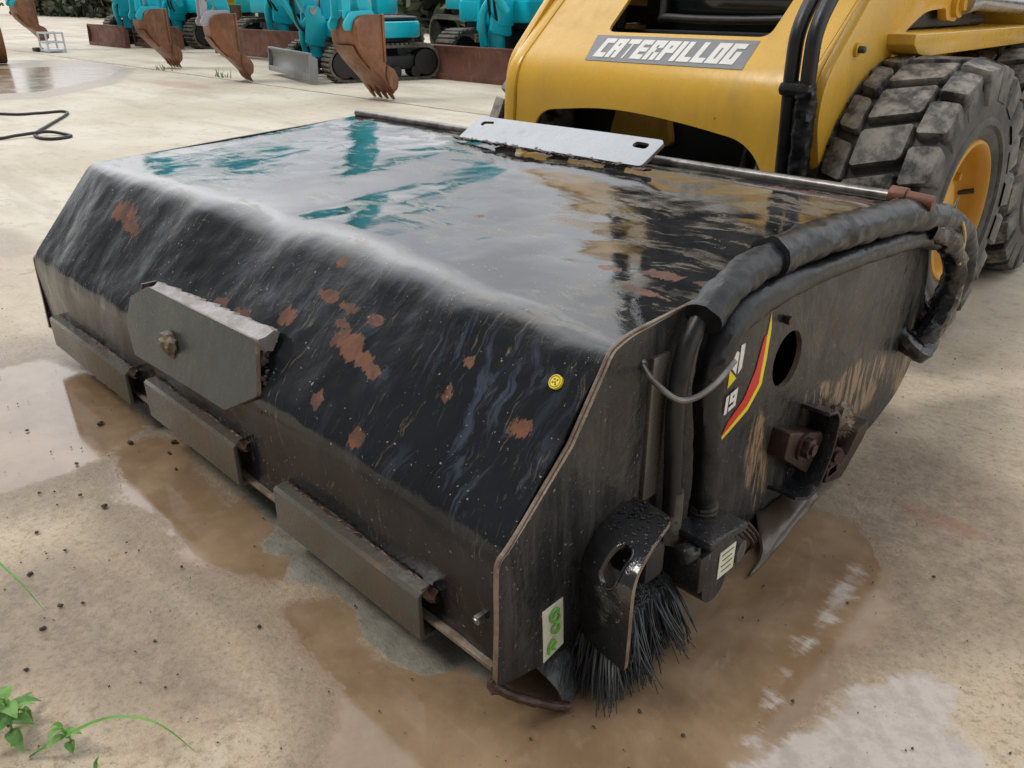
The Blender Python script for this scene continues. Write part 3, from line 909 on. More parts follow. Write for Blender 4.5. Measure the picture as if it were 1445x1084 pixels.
# ---- six-cornered mounting plate on the front
def fpt(x, z, d=0.):
    """point on the leaning plate plane, d metres proud of it"""
    n = Vector((0, -1, .31)).normalized()
    return Vector((x, (z - .24) * .31, z)) + n * d
FN = Vector((0, -1, .31)).normalized()
PL = [(-1.150, .383), (-.680, .393), (-.645, .301), (-.750, .241), (-1.172, .228), (-1.236, .283), (-1.232, .342)]
m_ = MB()
sheet(m_, fillet(PL, .006, 3), [], .03, lambda u, v: (fpt(u, v, .0015 * mnoise.noise(Vector((u * 6, v * 6, 2)))), FN), .009, 0, 1)
fp = part(m_, 'front_plate', [M['bracket'], M['edge']])
m_ = MB()   # ragged weld-covered flange between plate and hood
rows = []
NF = 60
for k in range(NF):
    t = k / (NF - 1)
    x = -1.148 + .466 * t; z = .3815 + .0098 * t
    p = fpt(x, z, -.004)
    wdt = .022 + .020 * t + .010 * mnoise.noise(Vector((x * 30, 1, 0))) + .008 * mnoise.noise(Vector((x * 75, 4, 0)))
    lz = .003 * mnoise.noise(Vector((x * 60, 9, 0)))
    rows.append([p, p + Vector((0, wdt * .5, .002 + lz)), p + Vector((-.004, wdt, .008 + lz)), p + Vector((-.004, wdt + .012, .002)), p + Vector((0, .03, -.03)), p + Vector((0, .004, -.02))])
vs = [tuple(p) for r_ in rows for p in r_]
fs = [(i * 6 + j, i * 6 + (j + 1) % 6, (i + 1) * 6 + (j + 1) % 6, (i + 1) * 6 + j) for i in range(NF - 1) for j in range(6)] + [tuple(range(6)), tuple(range(6 * NF - 6, 6 * NF))[::-1]]
m_.add(vs, fs); part(m_, 'top_flange', M['weld'], fp)
m_ = MB()
for i in range(26):
    t = rng.random()
    p = fpt(-.672 + .035 * t, .375 - .10 * t, -.012); m_.ball(p + Vector((.002, rng.normal(.006, .004), 0)), rng.uniform(.003, .0065), (.8, 1, 1.3), .6, 1, seed=i)
part(m_, 'weld_seam', M['darkrust'], fp)
for xa, xb in ((-.70, -.692), (-1.215, -1.207)):
    m_ = MB(); m_.prism([(.055, .372), (.10, .372), (.03, .275), (.024, .275)], xa, xb, 'x', .001)
    part(m_, 'side_gusset', M['darkrust'], fp)
m_ = MB()
c_ = fpt(-1.006, .301)
m_.prism(circ(-1.006, .301, .026, n=6), c_.y - .016, c_.y + .004, 'y', .002)
m_.ball((-1.000, c_.y - .013, .302), .020, (1, .6, 1), .6, 2, seed=5)
m_.ball((-.985, c_.y - .010, .303), .016, (1, .7, 1.1), .5, 2, seed=9)
m_.ball((-.990, c_.y - .006, .278), .010, (.7, .6, 1.6), .5, 2, seed=11)
part(m_, 'bolt_head', M['mud'], fp)
# small details on the hood
m_ = MB()
def on_slope(x, s_):
    pr = hood_profile(x)
    L = 0
    for j in range(1, NS):
        dl = (pr[j] - pr[j - 1]).length
        if L + dl >= s_:
            p = pr[j - 1].lerp(pr[j], (s_ - L) / dl); n = (pr[j] - pr[j - 1]).normalized()
            return Vector((x, p.x, p.y)), Vector((0, -n.y, n.x)), Vector((0, n.x, n.y))
        L += dl
    return None
c0, n0, t0 = on_slope(-.055, LOW + .238)
def disc(c, n, t, r, off, k=28, jag=0):
    u = n.cross(t).normalized()
    return [tuple(c + n * off + (u * math.cos(2 * PI * i / k) + t * math.sin(2 * PI * i / k)) * r * (1 + (jag if i % 2 else 0))) for i in range(k)]
def lens_disc(m, c, n, t, r, h, off, k=28):
    a, b = disc(c, n, t, r, off - .004, k), disc(c, n, t, r, off + h, k)
    m.add(a + b, [tuple(range(k, 2 * k))] + [(i, (i + 1) % k, k + (i + 1) % k, k + i) for i in range(k)])
lens_disc(m_, c0, n0, t0, .0105, .0012, .005)
stk = part(m_, 'round_sticker', M['ylw'], label='small round yellow sticker on the slope')
m_ = MB(); a = disc(c0, n0, t0, .0088, .0068); b = disc(c0, n0, t0, .0078, .0068)
m_.add(a + b, [(i, (i + 1) % 28, 28 + (i + 1) % 28, 28 + i) for i in range(28)])
for dx, dz in ((-.003, .003), (.002, .003), (-.001, -.001), (.003, -.002), (-.003, -.004)):
    u = n0.cross(t0).normalized(); cc = c0 + u * dx + t0 * dz
    m_.add(disc(cc, n0, t0, .0014, .0069, 10), [tuple(range(10))])
part(m_, 'sticker_print', M['ink'], stk)
m_ = MB(); m_.prism(circ(-.045, .165, .008, n=6), .006, .022, 'y', .001); m_.ball((-.045, .008, .165), .005, (1, 1, 1), .3, 1)
part(m_, 'apron_bolt', M['rod'])

# ---- rear edge of the top: pipe, tilted grey coupling plate
m_ = MB(); m_.tube([(-1.9, 1.142, .585), (-1.2, 1.143, .584), (-.6, 1.141, .586), (.0, 1.142, .588)], .0125, 12)
part(m_, 'rear_pipe', M['rod'])
m_ = MB(); m_.tube([(.0, 1.145, .590), (.065, 1.150, .585)], .015, 14, smooth=False)
m_.tube([(-.02, 1.145, .59), (.012, 1.146, .589)], .020, 14, smooth=False)
part(m_, 'pipe_end', M['rust'])
y0, z0, y1, z1 = 1.035, .588, 1.118, .640
CPL = [(-1.235, 0), (-1.228, .084), (-1.213, .098), (-.573, .098), (-.563, .088), (-.572, .004), (-.582, 0)]
dn = Vector((0, -(z1 - z0), (y1 - y0))).normalized()
dt = Vector((0, y1 - y0, z1 - z0)).normalized()
m_ = MB()
sheet(m_, fillet(CPL, .008, 3), [pill(-1.175, .070, .12, .028, .0095), pill(-.620, .070, -.05, .026, .0105)], .025,
      lambda u, v: (Vector((u, y0, z0)) + dt * v + dn * (.0015 * math.sin(u * 7)), dn), .009, 0, 1)
cp = part(m_, 'coupling_plate', [M['grey'], M['edge']])
m_ = MB()
for i in range(46):
    x = -1.24 + .68 * i / 45
    m_.ball((x, y0 + .004 + rng.normal(0, .002), .584 + rng.normal(0, .001)), .009, (2.2, 1.1, .6), .5, 1, seed=i)
part(m_, 'weld_seam', M['darkrust'], cp)
for x in (-1.1, -.9, -.7):
    m_ = MB(); m_.prism([(1.05, .575), (1.14, .575), (1.11, .628), (1.06, .598)], x, x + .01, 'x', .001)
    part(m_, 'support_rib', M['black'], cp)

# ---- near side: bent guard over the hydraulic motor
GP = fillet([(.168, .078), (.167, .200), (.184, .240), (.226, .266), (.285, .276)], [0, .03, .03, .04, 0], 5)
GL = [0]
for a, b in zip(GP, GP[1:]): GL.append(GL[-1] + math.hypot(b[0] - a[0], b[1] - a[1]))
def guard_map(u, v):
    v = max(0, min(GL[-1] - 1e-6, v))
    i = max(k for k in range(len(GL)) if GL[k] <= v)
    i = min(i, len(GP) - 2)
    t = (v - GL[i]) / (GL[i + 1] - GL[i])
    y = GP[i][0] + (GP[i + 1][0] - GP[i][0]) * t; z = GP[i][1] + (GP[i + 1][1] - GP[i][1]) * t
    ty, tz = GP[i + 1][0] - GP[i][0], GP[i + 1][1] - GP[i][1]
    l = math.hypot(ty, tz)
    return (u, y - .24 * u - .02 * math.exp(-((v - .17) / .07) ** 2) * math.sin(PI * min(1, max(0, u / .13))), z + .10 * u), (0, -tz / l, ty / l)
m_ = MB()
GT = GL[-1]
sheet(m_, fillet([(.004, .0), (.118, .0), (.122, .115), (.112, .20), (.098, GT), (.02, GT), (.004, GT * .8)], [0, .008, .01, 0, .015, .02, 0], 3), [pill(.078, .168, 1.5, .036, .0155)], .010, guard_map, .008, 0, 1, 0)
gd = part(m_, 'motor_guard', [M['wetblack'], M['edge']])
m_ = MB(); m_.box((.045, .255, .195), (.07, .05, .06), .01); part(m_, 'slot_shade_box', M['dark'], gd)  # dark box added behind the slot, standing in for the shade inside
m_ = MB()
ring = pill(.078, .168, 1.5, .036, .0165)
pts = []
for u, v in resample(ring, .006):
    p, n = guard_map(u, v); pts.append(tuple(Vector(p) + Vector(n) * .001))
m_.tube(pts + [pts[0]], .0018, 6, smooth=False)
part(m_, 'slot_rim', M['wetblack'], gd)
m_ = MB()
for i in range(90):
    u, v = rng.uniform(.02, .11), GT - abs(rng.normal(0, .03)) - .004
    p, n = guard_map(u, v)
    m_.ball(Vector(p) + Vector(n) * .001, rng.uniform(.0012, .0035), (1, 1, .6), .4, 1, seed=i)
tag(part(m_, 'weld_spatter', M['dark'], gd), kind='stuff')
# hydraulic motor with a small cream label
m_ = MB()
m_.box((.060, .400, .128), (.085, .105, .075), .010)
m_.box((.075, .410, .182), (.075, .115, .016), .006, Matrix.Rotation(R(-6), 3, 'X'))
m_.tube([(.01, .40, .09), (.10, .40, .09)], .036, 20, smooth=False)
m_.ball((.075, .35, .165), .022, (1, 1.1, .8), .2, 2)
mo = part(m_, 'hydraulic_motor', M['black'])
m_ = MB(); m_.tube([(.09, .468, .118), (.105, .470, .118)], .020, 16, smooth=False); m_.tube([(.02, .47, .118), (.092, .470, .118)], .014, 12, smooth=False)
part(m_, 'end_cap', M['rod'], mo)
m_ = MB(); m_.box((.1036, .424, .124), (.0012, .048, .052), 0)
lb = part(m_, 'motor_label', M['paper'], mo, label='small cream maker label on the motor')
m_ = MB()
for k in range(4): m_.box((.1044, .424, .142 - k * .011), (.0006, .034 - .006 * (k % 2), .0022), 0)
part(m_, 'label_print', M['ink'], lb)
# side brush: splayed nylon bristles under the guard
m_ = MB()
clumps = [(rng.random(), rng.normal(0, .016), rng.normal(0, .012), rng.normal(0, .006)) for _ in range(70)]
for i in range(1500):
    u, cx_o, cy_o, cz_o = clumps[rng.integers(70)]
    u = min(1, max(0, u + rng.normal(0, .012)))
    row = rng.random()
    b = Vector((.006 + .050 * row, .185 + .160 * u + rng.normal(0, .004), .105 + .015 * u - .02 * row))
    e = Vector((b.x + .012 + .028 * row + cx_o + rng.normal(0, .004), b.y - .048 + .040 * u + cy_o + rng.normal(0, .005), max(.002, rng.normal(.013, .011) + .035 * max(0, u - .5) + cz_o)))
    mid = (b + e) / 2 + Vector((.008, -.012, .010)) + Vector((rng.normal(0, .008), rng.normal(0, .008), rng.normal(0, .004)))
    wv = Vector((.0008, .0012, 0)) * rng.uniform(.8, 2.0)
    n = Vector((.0012, -.0007, 0)) * 1.2
    pr_ = []
    for t in (0, .35, .7, 1):
        p = b * (1 - t) ** 2 + mid * 2 * t * (1 - t) + e * t * t
        k = 1 - .6 * t
        pr_ += [p - wv * k, p + wv * k, p + n * k]
    m_.add(pr_, [(j * 3 + a, j * 3 + (a + 1) % 3, j * 3 + 3 + (a + 1) % 3, j * 3 + 3 + a) for j in range(3) for a in range(3)])
part(m_, 'side_brush', M['bristle'])
# bent corner flap and rusty rod at the near bottom corner
m_ = MB()
def flap_map(u, v):
    q = Vector((.007, .072, .074)).lerp(Vector((.009, .205, .058)), u)
    b = Vector((.050, .094, .003)).lerp(Vector((.040, .175, .016)), u)
    p = q.lerp(b, v); p.x += .006 * math.sin(PI * v)
    return p, Vector((.8, -.2, .5)).normalized()
sheet(m_, [(0, 0), (1, 0), (.75, .5), (.35, 1), (0, 1), (.06, .6)], [], .12, flap_map, .005, 0, 1)
part(m_, 'corner_flap', [M['black'], M['edge']])
m_ = MB(); m_.tube([(.004, -.004, .083), (.020, .025, .054), (.036, .062, .026), (.052, .098, .005)], .0075, 10, rfun=lambda L, th, t: .0072 + .0016 * mnoise.noise(Vector((L * 90, math.cos(th) * 2, math.sin(th) * 2))))
m_.ball((.0, -.002, .08), .010, (1, 1, 1.4), .5, 2, seed=2)
part(m_, 'corner_rod', M['darkrust'])
# bent skid flap hanging under the plate, flared at its open front end
m_ = MB()
def skid_map(u, v):
    a = Vector((.013, .92 - .22 * u, .032))
    b = Vector((.052 + .040 * u, .88 - .36 * u, .002 + .004 * u))
    p = a.lerp(b, v); p.x += .014 * math.sin(PI * v) * (.4 + u) + .006 * mnoise.noise(Vector((u * 5, v * 3, 1)))
    return p, Vector((.9, 0, .4)).normalized()
sheet(m_, [(0, 0), (.96, 0), (.98, .35), (.93, .7), (.90, 1), (.7, 1.01), (0, 1)], [], .07, skid_map, .006, 0, 0)
part(m_, 'skid_flap', M['skid'])
m_ = MB()
for k in range(9):
    y = .50 + .012 * k
    m_.tube([(.045, y, .085), (.055 + .01 * rng.random(), y + .02, .05), (.05, y + .03 * rng.random(), .02)], .0035, 6)
part(m_, 'rubber_remnant', M['darkrust'])

# ---- hitch guard (bent U channel) with rusty bolted block
m_ = MB()
U = fillet([(.735, .078), (.800, .047), (.840, .052), (.885, .125), (.888, .200), (.868, .226), (.826, .234)], [0, .02, .015, .03, .02, .02, 0], 4)
def offset_in(path, d):
    out = []
    for i, p in enumerate(path):
        a_, b_ = Vector(path[max(i - 1, 0)]), Vector(path[min(i + 1, len(path) - 1)])
        t_ = (b_ - a_).normalized()
        out.append((p[0] - t_.y * d, p[1] + t_.x * d))
    return out
m_.prism(U + offset_in(U, .007)[::-1], .002, .068, 'x', .0012)
br = part(m_, 'hitch_guard', M['black'], attrs=None)
m_ = MB()
m_.prism(fillet([(.722, .222), (.868, .168), (.880, .150), (.826, .088), (.712, .168)], .008, 3), .0, .044, 'x', .004)
bl = part(m_, 'pivot_block', M['darkrust'])
m_ = MB()
m_.tube([(.044, .782, .170), (.050, .782, .170)], .028, 22, smooth=False)
m_.prism(circ(.782, .170, .021, n=6), .050, .064, 'x', .002)
m_.tube([(.062, .782, .170), (.070, .782, .170)], .012, 14, smooth=False)
part(m_, 'bolt', M['darkrust'], bl)
m_ = MB()
m_.prism(fillet([(.900, .035), (.985, .012), (1.075, .082), (1.085, .118), (1.03, .112), (.99, .06), (.915, .075)], .008, 3), .004, .055, 'x', .002)
m_.prism(fillet([(.905, .16), (1.05, .14), (1.075, .09), (1.0, .03), (.92, .04)], .01, 3), .0, .014, 'x', .002)
m_.tube([(.02, .940, .088), (.058, .925, .092)], .021, 16, smooth=False)
m_.tube([(.055, .928, .092), (.066, .924, .093)], .014, 16, smooth=False)
m_.box((.03, .93, .055), (.05, .05, .03), .006)
part(m_, 'hitch_bracket', M['darkrust'])
m_ = MB(); m_.ball((.030, .975, .150), .034, (.8, 1.15, 1.0), .5, 3, seed=4)
for i in range(240):
    d = Vector((abs(rng.normal()), rng.normal(), rng.normal())).normalized()
    p = Vector((.030, .975, .150)) + Vector((d.x * .8, d.y * 1.15, d.z)) * .033
    e = p + (d + Vector((0, rng.normal(0, .5), rng.normal(0, .5)))).normalized() * rng.uniform(.006, .016)
    s_ = Vector((.0005, .0007, .0006)); m_.add([p - s_, p + s_, e], [(0, 1, 2)])
part(m_, 'mud_clump', M['mud'])

# ---- hoses
def wrinkle(r, a=.10, f=90, seed=0):
    def fn(L, th, t):
        return r * (1 + a * mnoise.noise(Vector((L * f * .5 + seed, math.cos(th) * 1.3, math.sin(th) * 1.3))) + a * .55 * mnoise.noise(Vector((L * f * 1.7, math.cos(th) * 2.5 + seed, math.sin(th) * 2.5))))
    return fn
m_ = MB(); m_.tube([(.036, .352, .212), (.036, .345, .30), (.036, .335, .42), (.034, .350, .500), (.034, .385, .548)], .0145, 14)
h1 = part(m_, 'hydraulic_hose', M['hose'], label='thin bare black hydraulic hose')
m_ = MB(); m_.tube([(.036, .356, .170), (.036, .352, .262)], .0165, 14, smooth=False); m_.tube([(.036, .357, .165), (.036, .356, .19)], .020, 6, smooth=False)
part(m_, 'hose_end', M['hosegrey'], h1)
m_ = MB(); m_.tube([(.044, .432, .190), (.045, .425, .30), (.046, .405, .42), (.046, .420, .490), (.042, .475, .527), (.037, .60, .535), (.034, .80, .528), (.032, 1.0, .516), (.03, 1.2, .498), (.03, 1.32, .47)], .0235, 20, sub=16, rfun=lambda L, th, t: wrinkle(.0215 + .008 * math.exp(-((L - .40) / .13) ** 2), .12, 30, 3)(L, th, t))
h2 = part(m_, 'hydraulic_hose', M['sleeve'], label='thick sleeved hydraulic hose standing up from the motor')
m_ = MB(); m_.tube([(.044, .434, .178), (.044, .433, .200)], .020, 14, smooth=False, rfun=None)
for k in range(4): m_.tube([(.044, .434, .175 + k * .008), (.044, .434, .180 + k * .008)], .0245, 14, smooth=False)
part(m_, 'hose_end', M['hosegrey'], h2)
def slv(L, th, t):
    base = .0312 - .006 * max(0, (t - .75) / .25) + .004 * math.exp(-(L / .014) ** 2)
    for c, wd in ((.245, .010), (.50, .012)):
        base *= 1 + .12 * math.exp(-((L - c) / wd) ** 2) 
    return wrinkle(base, .17, 40, 8)(L, th, t)
m_ = MB(); m_.tube([(.046, .368, .545), (.043, .42, .572), (.039, .48, .585), (.036, .56, .590), (.035, .62, .590)], .027, 22, sub=14, rfun=lambda L, th, t: wrinkle(.0265 + .002 * math.exp(-(L / .012) ** 2), .17, 40, 4)(L, th, t))
part(m_, 'hose_sleeve', M['sleeve'], label='short wrinkled black sleeve with a cut front end')
m_ = MB(); m_.tube([(.036, .555, .591), (.035, .64, .592), (.034, .76, .588), (.034, .90, .580), (.034, 1.08, .566), (.034, 1.22, .540), (.035, 1.36, .505), (.036, 1.48, .450), (.036, 1.545, .370), (.030, 1.53, .295), (.010, 1.47, .240), (-.04, 1.38, .215)], .03, 24, sub=18, rfun=slv)
h3 = part(m_, 'hose_sleeve', M['sleeve'], label='long wrinkled black sleeve lying along the top edge')
m_ = MB(); m_.tube([(.036, 1.22, .515), (.045, 1.33, .480), (.05, 1.42, .410), (.05, 1.445, .335), (.044, 1.42, .26), (.028, 1.385, .215), (-.03, 1.36, .20)], .026, 20, sub=14, rfun=lambda L, th, t: wrinkle(.027, .24, 46, 5)(L, th, t))
m_.tube([(-.02, 1.43, .30), (.03, 1.425, .225), (.045, 1.365, .190), (.02, 1.33, .215), (-.02, 1.33, .25)], .022, 16, sub=8, rfun=wrinkle(.022, .3, 50, 9))
part(m_, 'wrapped_hose_loop', M['gloss'], label='shiny plastic wrapped hose hanging in a loop')
m_ = MB(); m_.tube([(.065, 1.36, .51), (.07, 1.385, .47), (.068, 1.40, .405)], .004, 6)
part(m_, 'cable_tie', M['wood'])
m_ = MB(); m_.tube([(.045, 1.335, .52), (.05, 1.35, .565)], .006, 6, rfun=lambda L, th, t: .006 * (1 - .85 * t))
part(m_, 'cable_tie', M['rod'])
m_ = MB(); m_.tube([(.006, .282, .493), (.030, .275, .478), (.066, .285, .455), (.080, .315, .452), (.084, .36, .462), (.082, .405, .480)], .0046, 10, sub=8)
m_.tube([(.004, .283, .494), (.012, .281, .490)], .0065, 10, smooth=False)
part(m_, 'hose_hook', M['rod'])
m_ = MB(); m_.box((.0125, .318, .375), (.008, .038, .24), .001)
part(m_, 'plate_strip', M['bar'])  # flat upright strip on the side plate
m_ = MB(); m_.prism(circ(.700, .445, .008, n=6), .008, .02, 'x', .001); part(m_, 'plate_bolt', M['darkrust'])
# ---- decal on the side plate
def dec(poly, off, mat, name, parent=None, label=None):
    d = MB()
    def mp(u, v):
        b = .006 * mnoise.noise(Vector((u * 2.5, v * 2.5, 0))) + .002 * mnoise.noise(Vector((u * 8, v * 8, 0)))
        return (.008 + b + off, u, v), (1, 0, 0)
    sheet(d, poly, [], .012, mp, .0008)
    return part(d, name, mat, parent, label)
ds = dec([(.648, .472), (.656, .440), (.657, .385), (.651, .335), (.612, .297), (.523, .262), (.520, .268), (.606, .306), (.640, .340), (.645, .385), (.645, .43)], .0012, M['ylw'], 'side_decal', label='red and yellow curved decal with white print')
dec([(.6435, .432), (.6445, .385), (.6385, .341), (.605, .308), (.530, .272), (.548, .297), (.592, .325), (.622, .372), (.636, .43)], .0014, M['red'], 'red_swoosh', ds)
dec([(.532, .366), (.556, .378), (.532, .400)], .0012, M['ylw'], 'yellow_triangle', ds)
dec([(.534, .405), (.553, .386), (.557, .424), (.542, .434)], .0012, M['white'], 'white_letter', ds)
dec([(.5585, .384), (.570, .392), (.574, .436), (.561, .436)], .0012, M['white'], 'white_letter', ds)
m_ = MB()
lettering(m_, '19', .036, .034, lambda u, v: (.0095 + .006 * mnoise.noise(Vector(((.512 + u) * 2.5, (.322 + v) * 2.5, 0))) + .0025, .522 + u + .004, .318 + v + .18 * u), 0.05)
part(m_, 'white_number', M['white'], ds)
st_ = dec([(.082, .168), (.126, .170), (.130, .080), (.086, .070)], .0014, M['paper'], 'paper_sticker', label='cream paper sticker with green handwriting')
m_ = MB()
def scrib(cy0, cz0, pts_): m_.tube([(.0135 + .006 * mnoise.noise(Vector((cy0 * 2.5, cz0 * 2.5, 0))), cy0 + a, cz0 + b) for a, b in pts_], .0019, 5, sub=4)
scrib(.106, .146, [(.008, .012), (0, .016), (-.009, .008), (-.006, -.004), (.004, -.008), (.009, 0), (.004, .010), (-.006, .002)])
scrib(.108, .126, [(.006, .008), (-.004, .006), (-.008, -.002), (0, -.009), (.007, -.004), (.006, .008)])
scrib(.100, .096, [(-.006, -.012), (-.004, .004), (.004, .010), (.008, .002), (0, -.004), (.008, -.010)])
part(m_, 'green_writing', M['green'], st_)

# ================================================================== SKID STEER LOADER
LX = -.95
LO_OFF = Vector((LX, 2.3, 0))
LO = thing('skid_steer_loader', tuple(LO_OFF), 'yellow skid steer loader with chunky black tyres parked behind the black sweeper', 'loader')
def lpart(mb, name, mats, parent=None, label=None, **k):
    return part(mb, name, mats, parent, label, off=LO_OFF, root=LO, **k)

# ---- front cover sheet: upright below, slanting back above, arch cut below and window cut above
FC = fillet([(1.487, .46), (1.500, .70), (1.527, .765), (2.10, 1.262)], [0, .10, .10, 0], 8)
FL = [0]
for a, b in zip(FC, FC[1:]): FL.append(FL[-1] + math.hypot(b[0] - a[0], b[1] - a[1]))
def cover_map(u, v):
    v = max(0, min(FL[-1] - 1e-6, v))
    i = min(max(k for k in range(len(FL)) if FL[k] <= v), len(FC) - 2)
    t = (v - FL[i]) / (FL[i + 1] - FL[i])
    y = FC[i][0] + (FC[i + 1][0] - FC[i][0]) * t; z = FC[i][1] + (FC[i + 1][1] - FC[i][1]) * t
    ty, tz = FC[i + 1][0] - FC[i][0], FC[i + 1][1] - FC[i][1]
    l = math.hypot(ty, tz)
    bulge = .012 * math.sin(PI * min(1, max(0, (u + 1.46) / 1.02)))
    return Vector((u, y - bulge, z)), Vector((0, -tz / l, ty / l))
def zv(z):                                   # height -> sheet coordinate
    for k in range(len(FC) - 1):
        if FC[k][1] <= z <= FC[k + 1][1]: return FL[k] + (FL[k + 1] - FL[k]) * (z - FC[k][1]) / (FC[k + 1][1] - FC[k][1])
    return FL[-1]
arch = fillet([(-1.385, 0), (-1.355, .155), (-1.05, .188), (-.80, .172), (-.545, .135), (-.466, 0)], [0, .10, .2, .2, .13, 0], 10)
cov = [(-1.460, 0)] + arch + [(-.425, 0), (-.425, FL[-1]), (-1.460, FL[-1])]
vb = zv(.856)
win = fillet([(-1.175, vb), (-.605, vb), (-.600, vb + .42), (-1.18, vb + .42)], .035, 6)
m_ = MB(); sheet(m_, cov, [win], .03, cover_map, .010, 0, 0)
fc = lpart(m_, 'front_cover', M['yellow'])
# left edge flange
def flange(x0, x1, dy):
    q = [(y + dy, z + dy * .3) for y, z in FC]
    back = [(y + .10, z - .05) for y, z in FC][::-1]
    m = MB(); m.prism(q + back, x0, x1, 'x', .006)
    return m
lpart(flange(-1.505, -1.459, -.012), 'edge_flange', M['yellow'])
lpart(flange(-.4245, -.405, -.006), 'edge_flange', M['yellow'])
# ---- decal with the maker's lettering
m_ = MB()
dv0, dv1 = zv(.776), zv(.846)
sheet(m_, [(-1.185, dv0), (-.622, dv0), (-.622, dv1), (-1.200, dv1)], [], .04, lambda u, v: (cover_map(u, v)[0] + cover_map(u, v)[1] * .0012, cover_map(u, v)[1]), .001)
dc_ = lpart(m_, 'name_decal', M['ggrey'], label='grey decal strip with white block lettering')
m_ = MB()
hh = dv1 - dv0
def lm(u, v):
    p, n = cover_map(-1.162 + u, dv0 + hh * .13 + v)
    return tuple(p + n * .0022)
lettering(m_, 'CATERPILLOG', .502, hh * .74, lm, shear=.16, wide=1.15, hole=.42, gap=.36)
lpart(m_, 'lettering', M['white'], dc_)
# ---- lift arm side plates
ARM = fillet([(1.66, .475), (1.585, .50), (1.515, .66), (1.530, .765), (1.75, .99), (2.30, 1.42), (2.95, 1.62), (3.05, 1.50), (2.50, 1.24), (2.36, 1.08), (2.40, .935), (2.355, .885), (2.275, .893), (2.255, .925), (2.10, .918), (1.965, .862), (1.835, .732), (1.745, .56), (1.725, .49)],
             [.02, .03, .05, .05, 0, .1, .05, .05, .1, .06, .03, .02, .015, .01, .05, .06, .08, .05, .02], 4)
for x0, x1 in ((-.404, -.376), (-1.534, -1.506)):
    m_ = MB(); m_.prism(ARM, x0, x1, 'x', .004)
    arm = lpart(m_, 'lift_arm', M['yellow'])
    sx_ = x1 if x0 > -1 else x0
    sg = 1 if x0 > -1 else -1
    m_ = MB(); m_.tube([(sx_ - .01 * sg, 2.33, .94), (sx_ + .016 * sg, 2.33, .94)], .042, 24, smooth=False); m_.tube([(sx_, 2.33, .94), (sx_ + .030 * sg, 2.33, .94)], .022, 18, smooth=False)
    lpart(m_, 'pivot_pin', M['yellow'], arm)
    m_ = MB(); m_.tube([(sx_, 1.675, .832), (sx_ + .008 * sg, 1.675, .832)], .018, 18, smooth=False)
    lpart(m_, 'pin_washer', M['yellow'], arm)
    m_ = MB(); m_.prism(circ(1.675, .832, .010, n=6), min(sx_, sx_ + .024 * sg), max(sx_, sx_ + .024 * sg), 'x', .002)
    lpart(m_, 'arm_bolt', M['darkgrey'], arm)
    m_ = MB(); m_.tube([(sx_ + .01 * sg, 2.40, .952), (sx_ + .01 * sg, 2.98, .93)], .032, 20, smooth=False)
    m_.tube([(sx_ + .01 * sg, 2.34, .945), (sx_ + .01 * sg, 2.42, .952)], .040, 20, smooth=False)
    lpart(m_, 'lift_cylinder', M['chrome'])
# ---- hydraulic hoses beside the cover
for k, dx in ((0, -.442), (1, -.396)):
    m_ = MB(); m_.tube([(dx, 1.78, 1.22), (dx, 1.60, 1.03), (dx + .004, 1.478, .90), (dx + .004, 1.462, .80), (dx + .002, 1.478, .66), (dx, 1.49, .55), (dx, 1.50, .44)], .0195, 14, sub=8)
    hz = lpart(m_, 'hydraulic_hose', M['hose'])
    if k:
        m_ = MB(); m_.tube([(dx + .002, 1.462, .755), (dx + .002, 1.474, .68), (dx, 1.488, .56), (dx, 1.498, .46)], .026, 20, sub=16, rfun=wrinkle(.0265, .22, 60, 2))
        lpart(m_, 'hose_sleeve', M['sleeve'], hz)
m_ = MB(); m_.box((-.418, 1.466, .745), (.092, .056, .040), .020); lpart(m_, 'hose_strap', M['sleeve'])
# ---- body
m_ = MB(); m_.prism(fillet([(1.86, .22), (1.80, .42), (1.86, .80), (3.20, .80), (3.30, .55), (3.22, .22)], .03, 3), -1.37, -.53, 'x', .01)
lpart(m_, 'chassis', M['yellow'])
for x0, x1, b in ((-.60, -.30, 1), (-1.60, -1.30, -1)):
    m_ = MB(); m_.prism(fillet([(1.86, .838), (1.90, .815), (1.96, .806), (3.02, .812), (3.02, .866), (1.86, .866)], [.004, .01, 0, 0, .004, .004], 3), x0, x1, 'x', .004)
    lpart(m_, 'fender', M['yellow'])
    xa = -.53 if b > 0 else -1.372
    m_ = MB(); m_.prism(fillet([(2.06, .70), (2.13, .70), (2.13, .79), (2.06, .79)], .02, 3), xa, xa + .012 * b if b > 0 else xa + .002, 'x', .002) if b > 0 else m_.box((-1.375, 2.1, .745), (.01, .07, .09), .002)
    lpart(m_, 'body_slot', M['dark'])
    m_ = MB(); m_.prism(fillet([(2.92, .20), (3.02, .866), (2.86, 1.50), (3.02, 1.66), (3.32, 1.60), (3.40, .90), (3.34, .22)], .04, 4), x0 + (.06 if b > 0 else .02), x1 - (.02 if b > 0 else .06), 'x', .01)
    lpart(m_, 'rear_tower', M['yellow'])
    m_ = MB(); m_.box(((x0 + x1) / 2 - .05 * b, 2.33, .90), (.16, .60, .06), .01); m_.tube([((x0 + x1) / 2, 2.05, .885), ((x0 + x1) / 2, 2.8, .885)], .018, 10, smooth=False)
    lpart(m_, 'valve_block', M['darkgrey'])
m_ = MB(); m_.box((LX, 1.72, .50), (.80, .05, .26), .01); m_.box((LX, 1.63, .40), (.86, .10, .12), .015)
m_.tube([(-1.38, 1.60, .44), (-.50, 1.60, .44)], .030, 16, smooth=False)
lpart(m_, 'coupler_frame', M['dark'])
m_ = MB(); m_.box((LX, 1.80, .55), (1.05, .03, .62), .005); lpart(m_, 'arch_dark_sheet', M['dark'])  # dark sheet added behind the arch to keep its inside dark
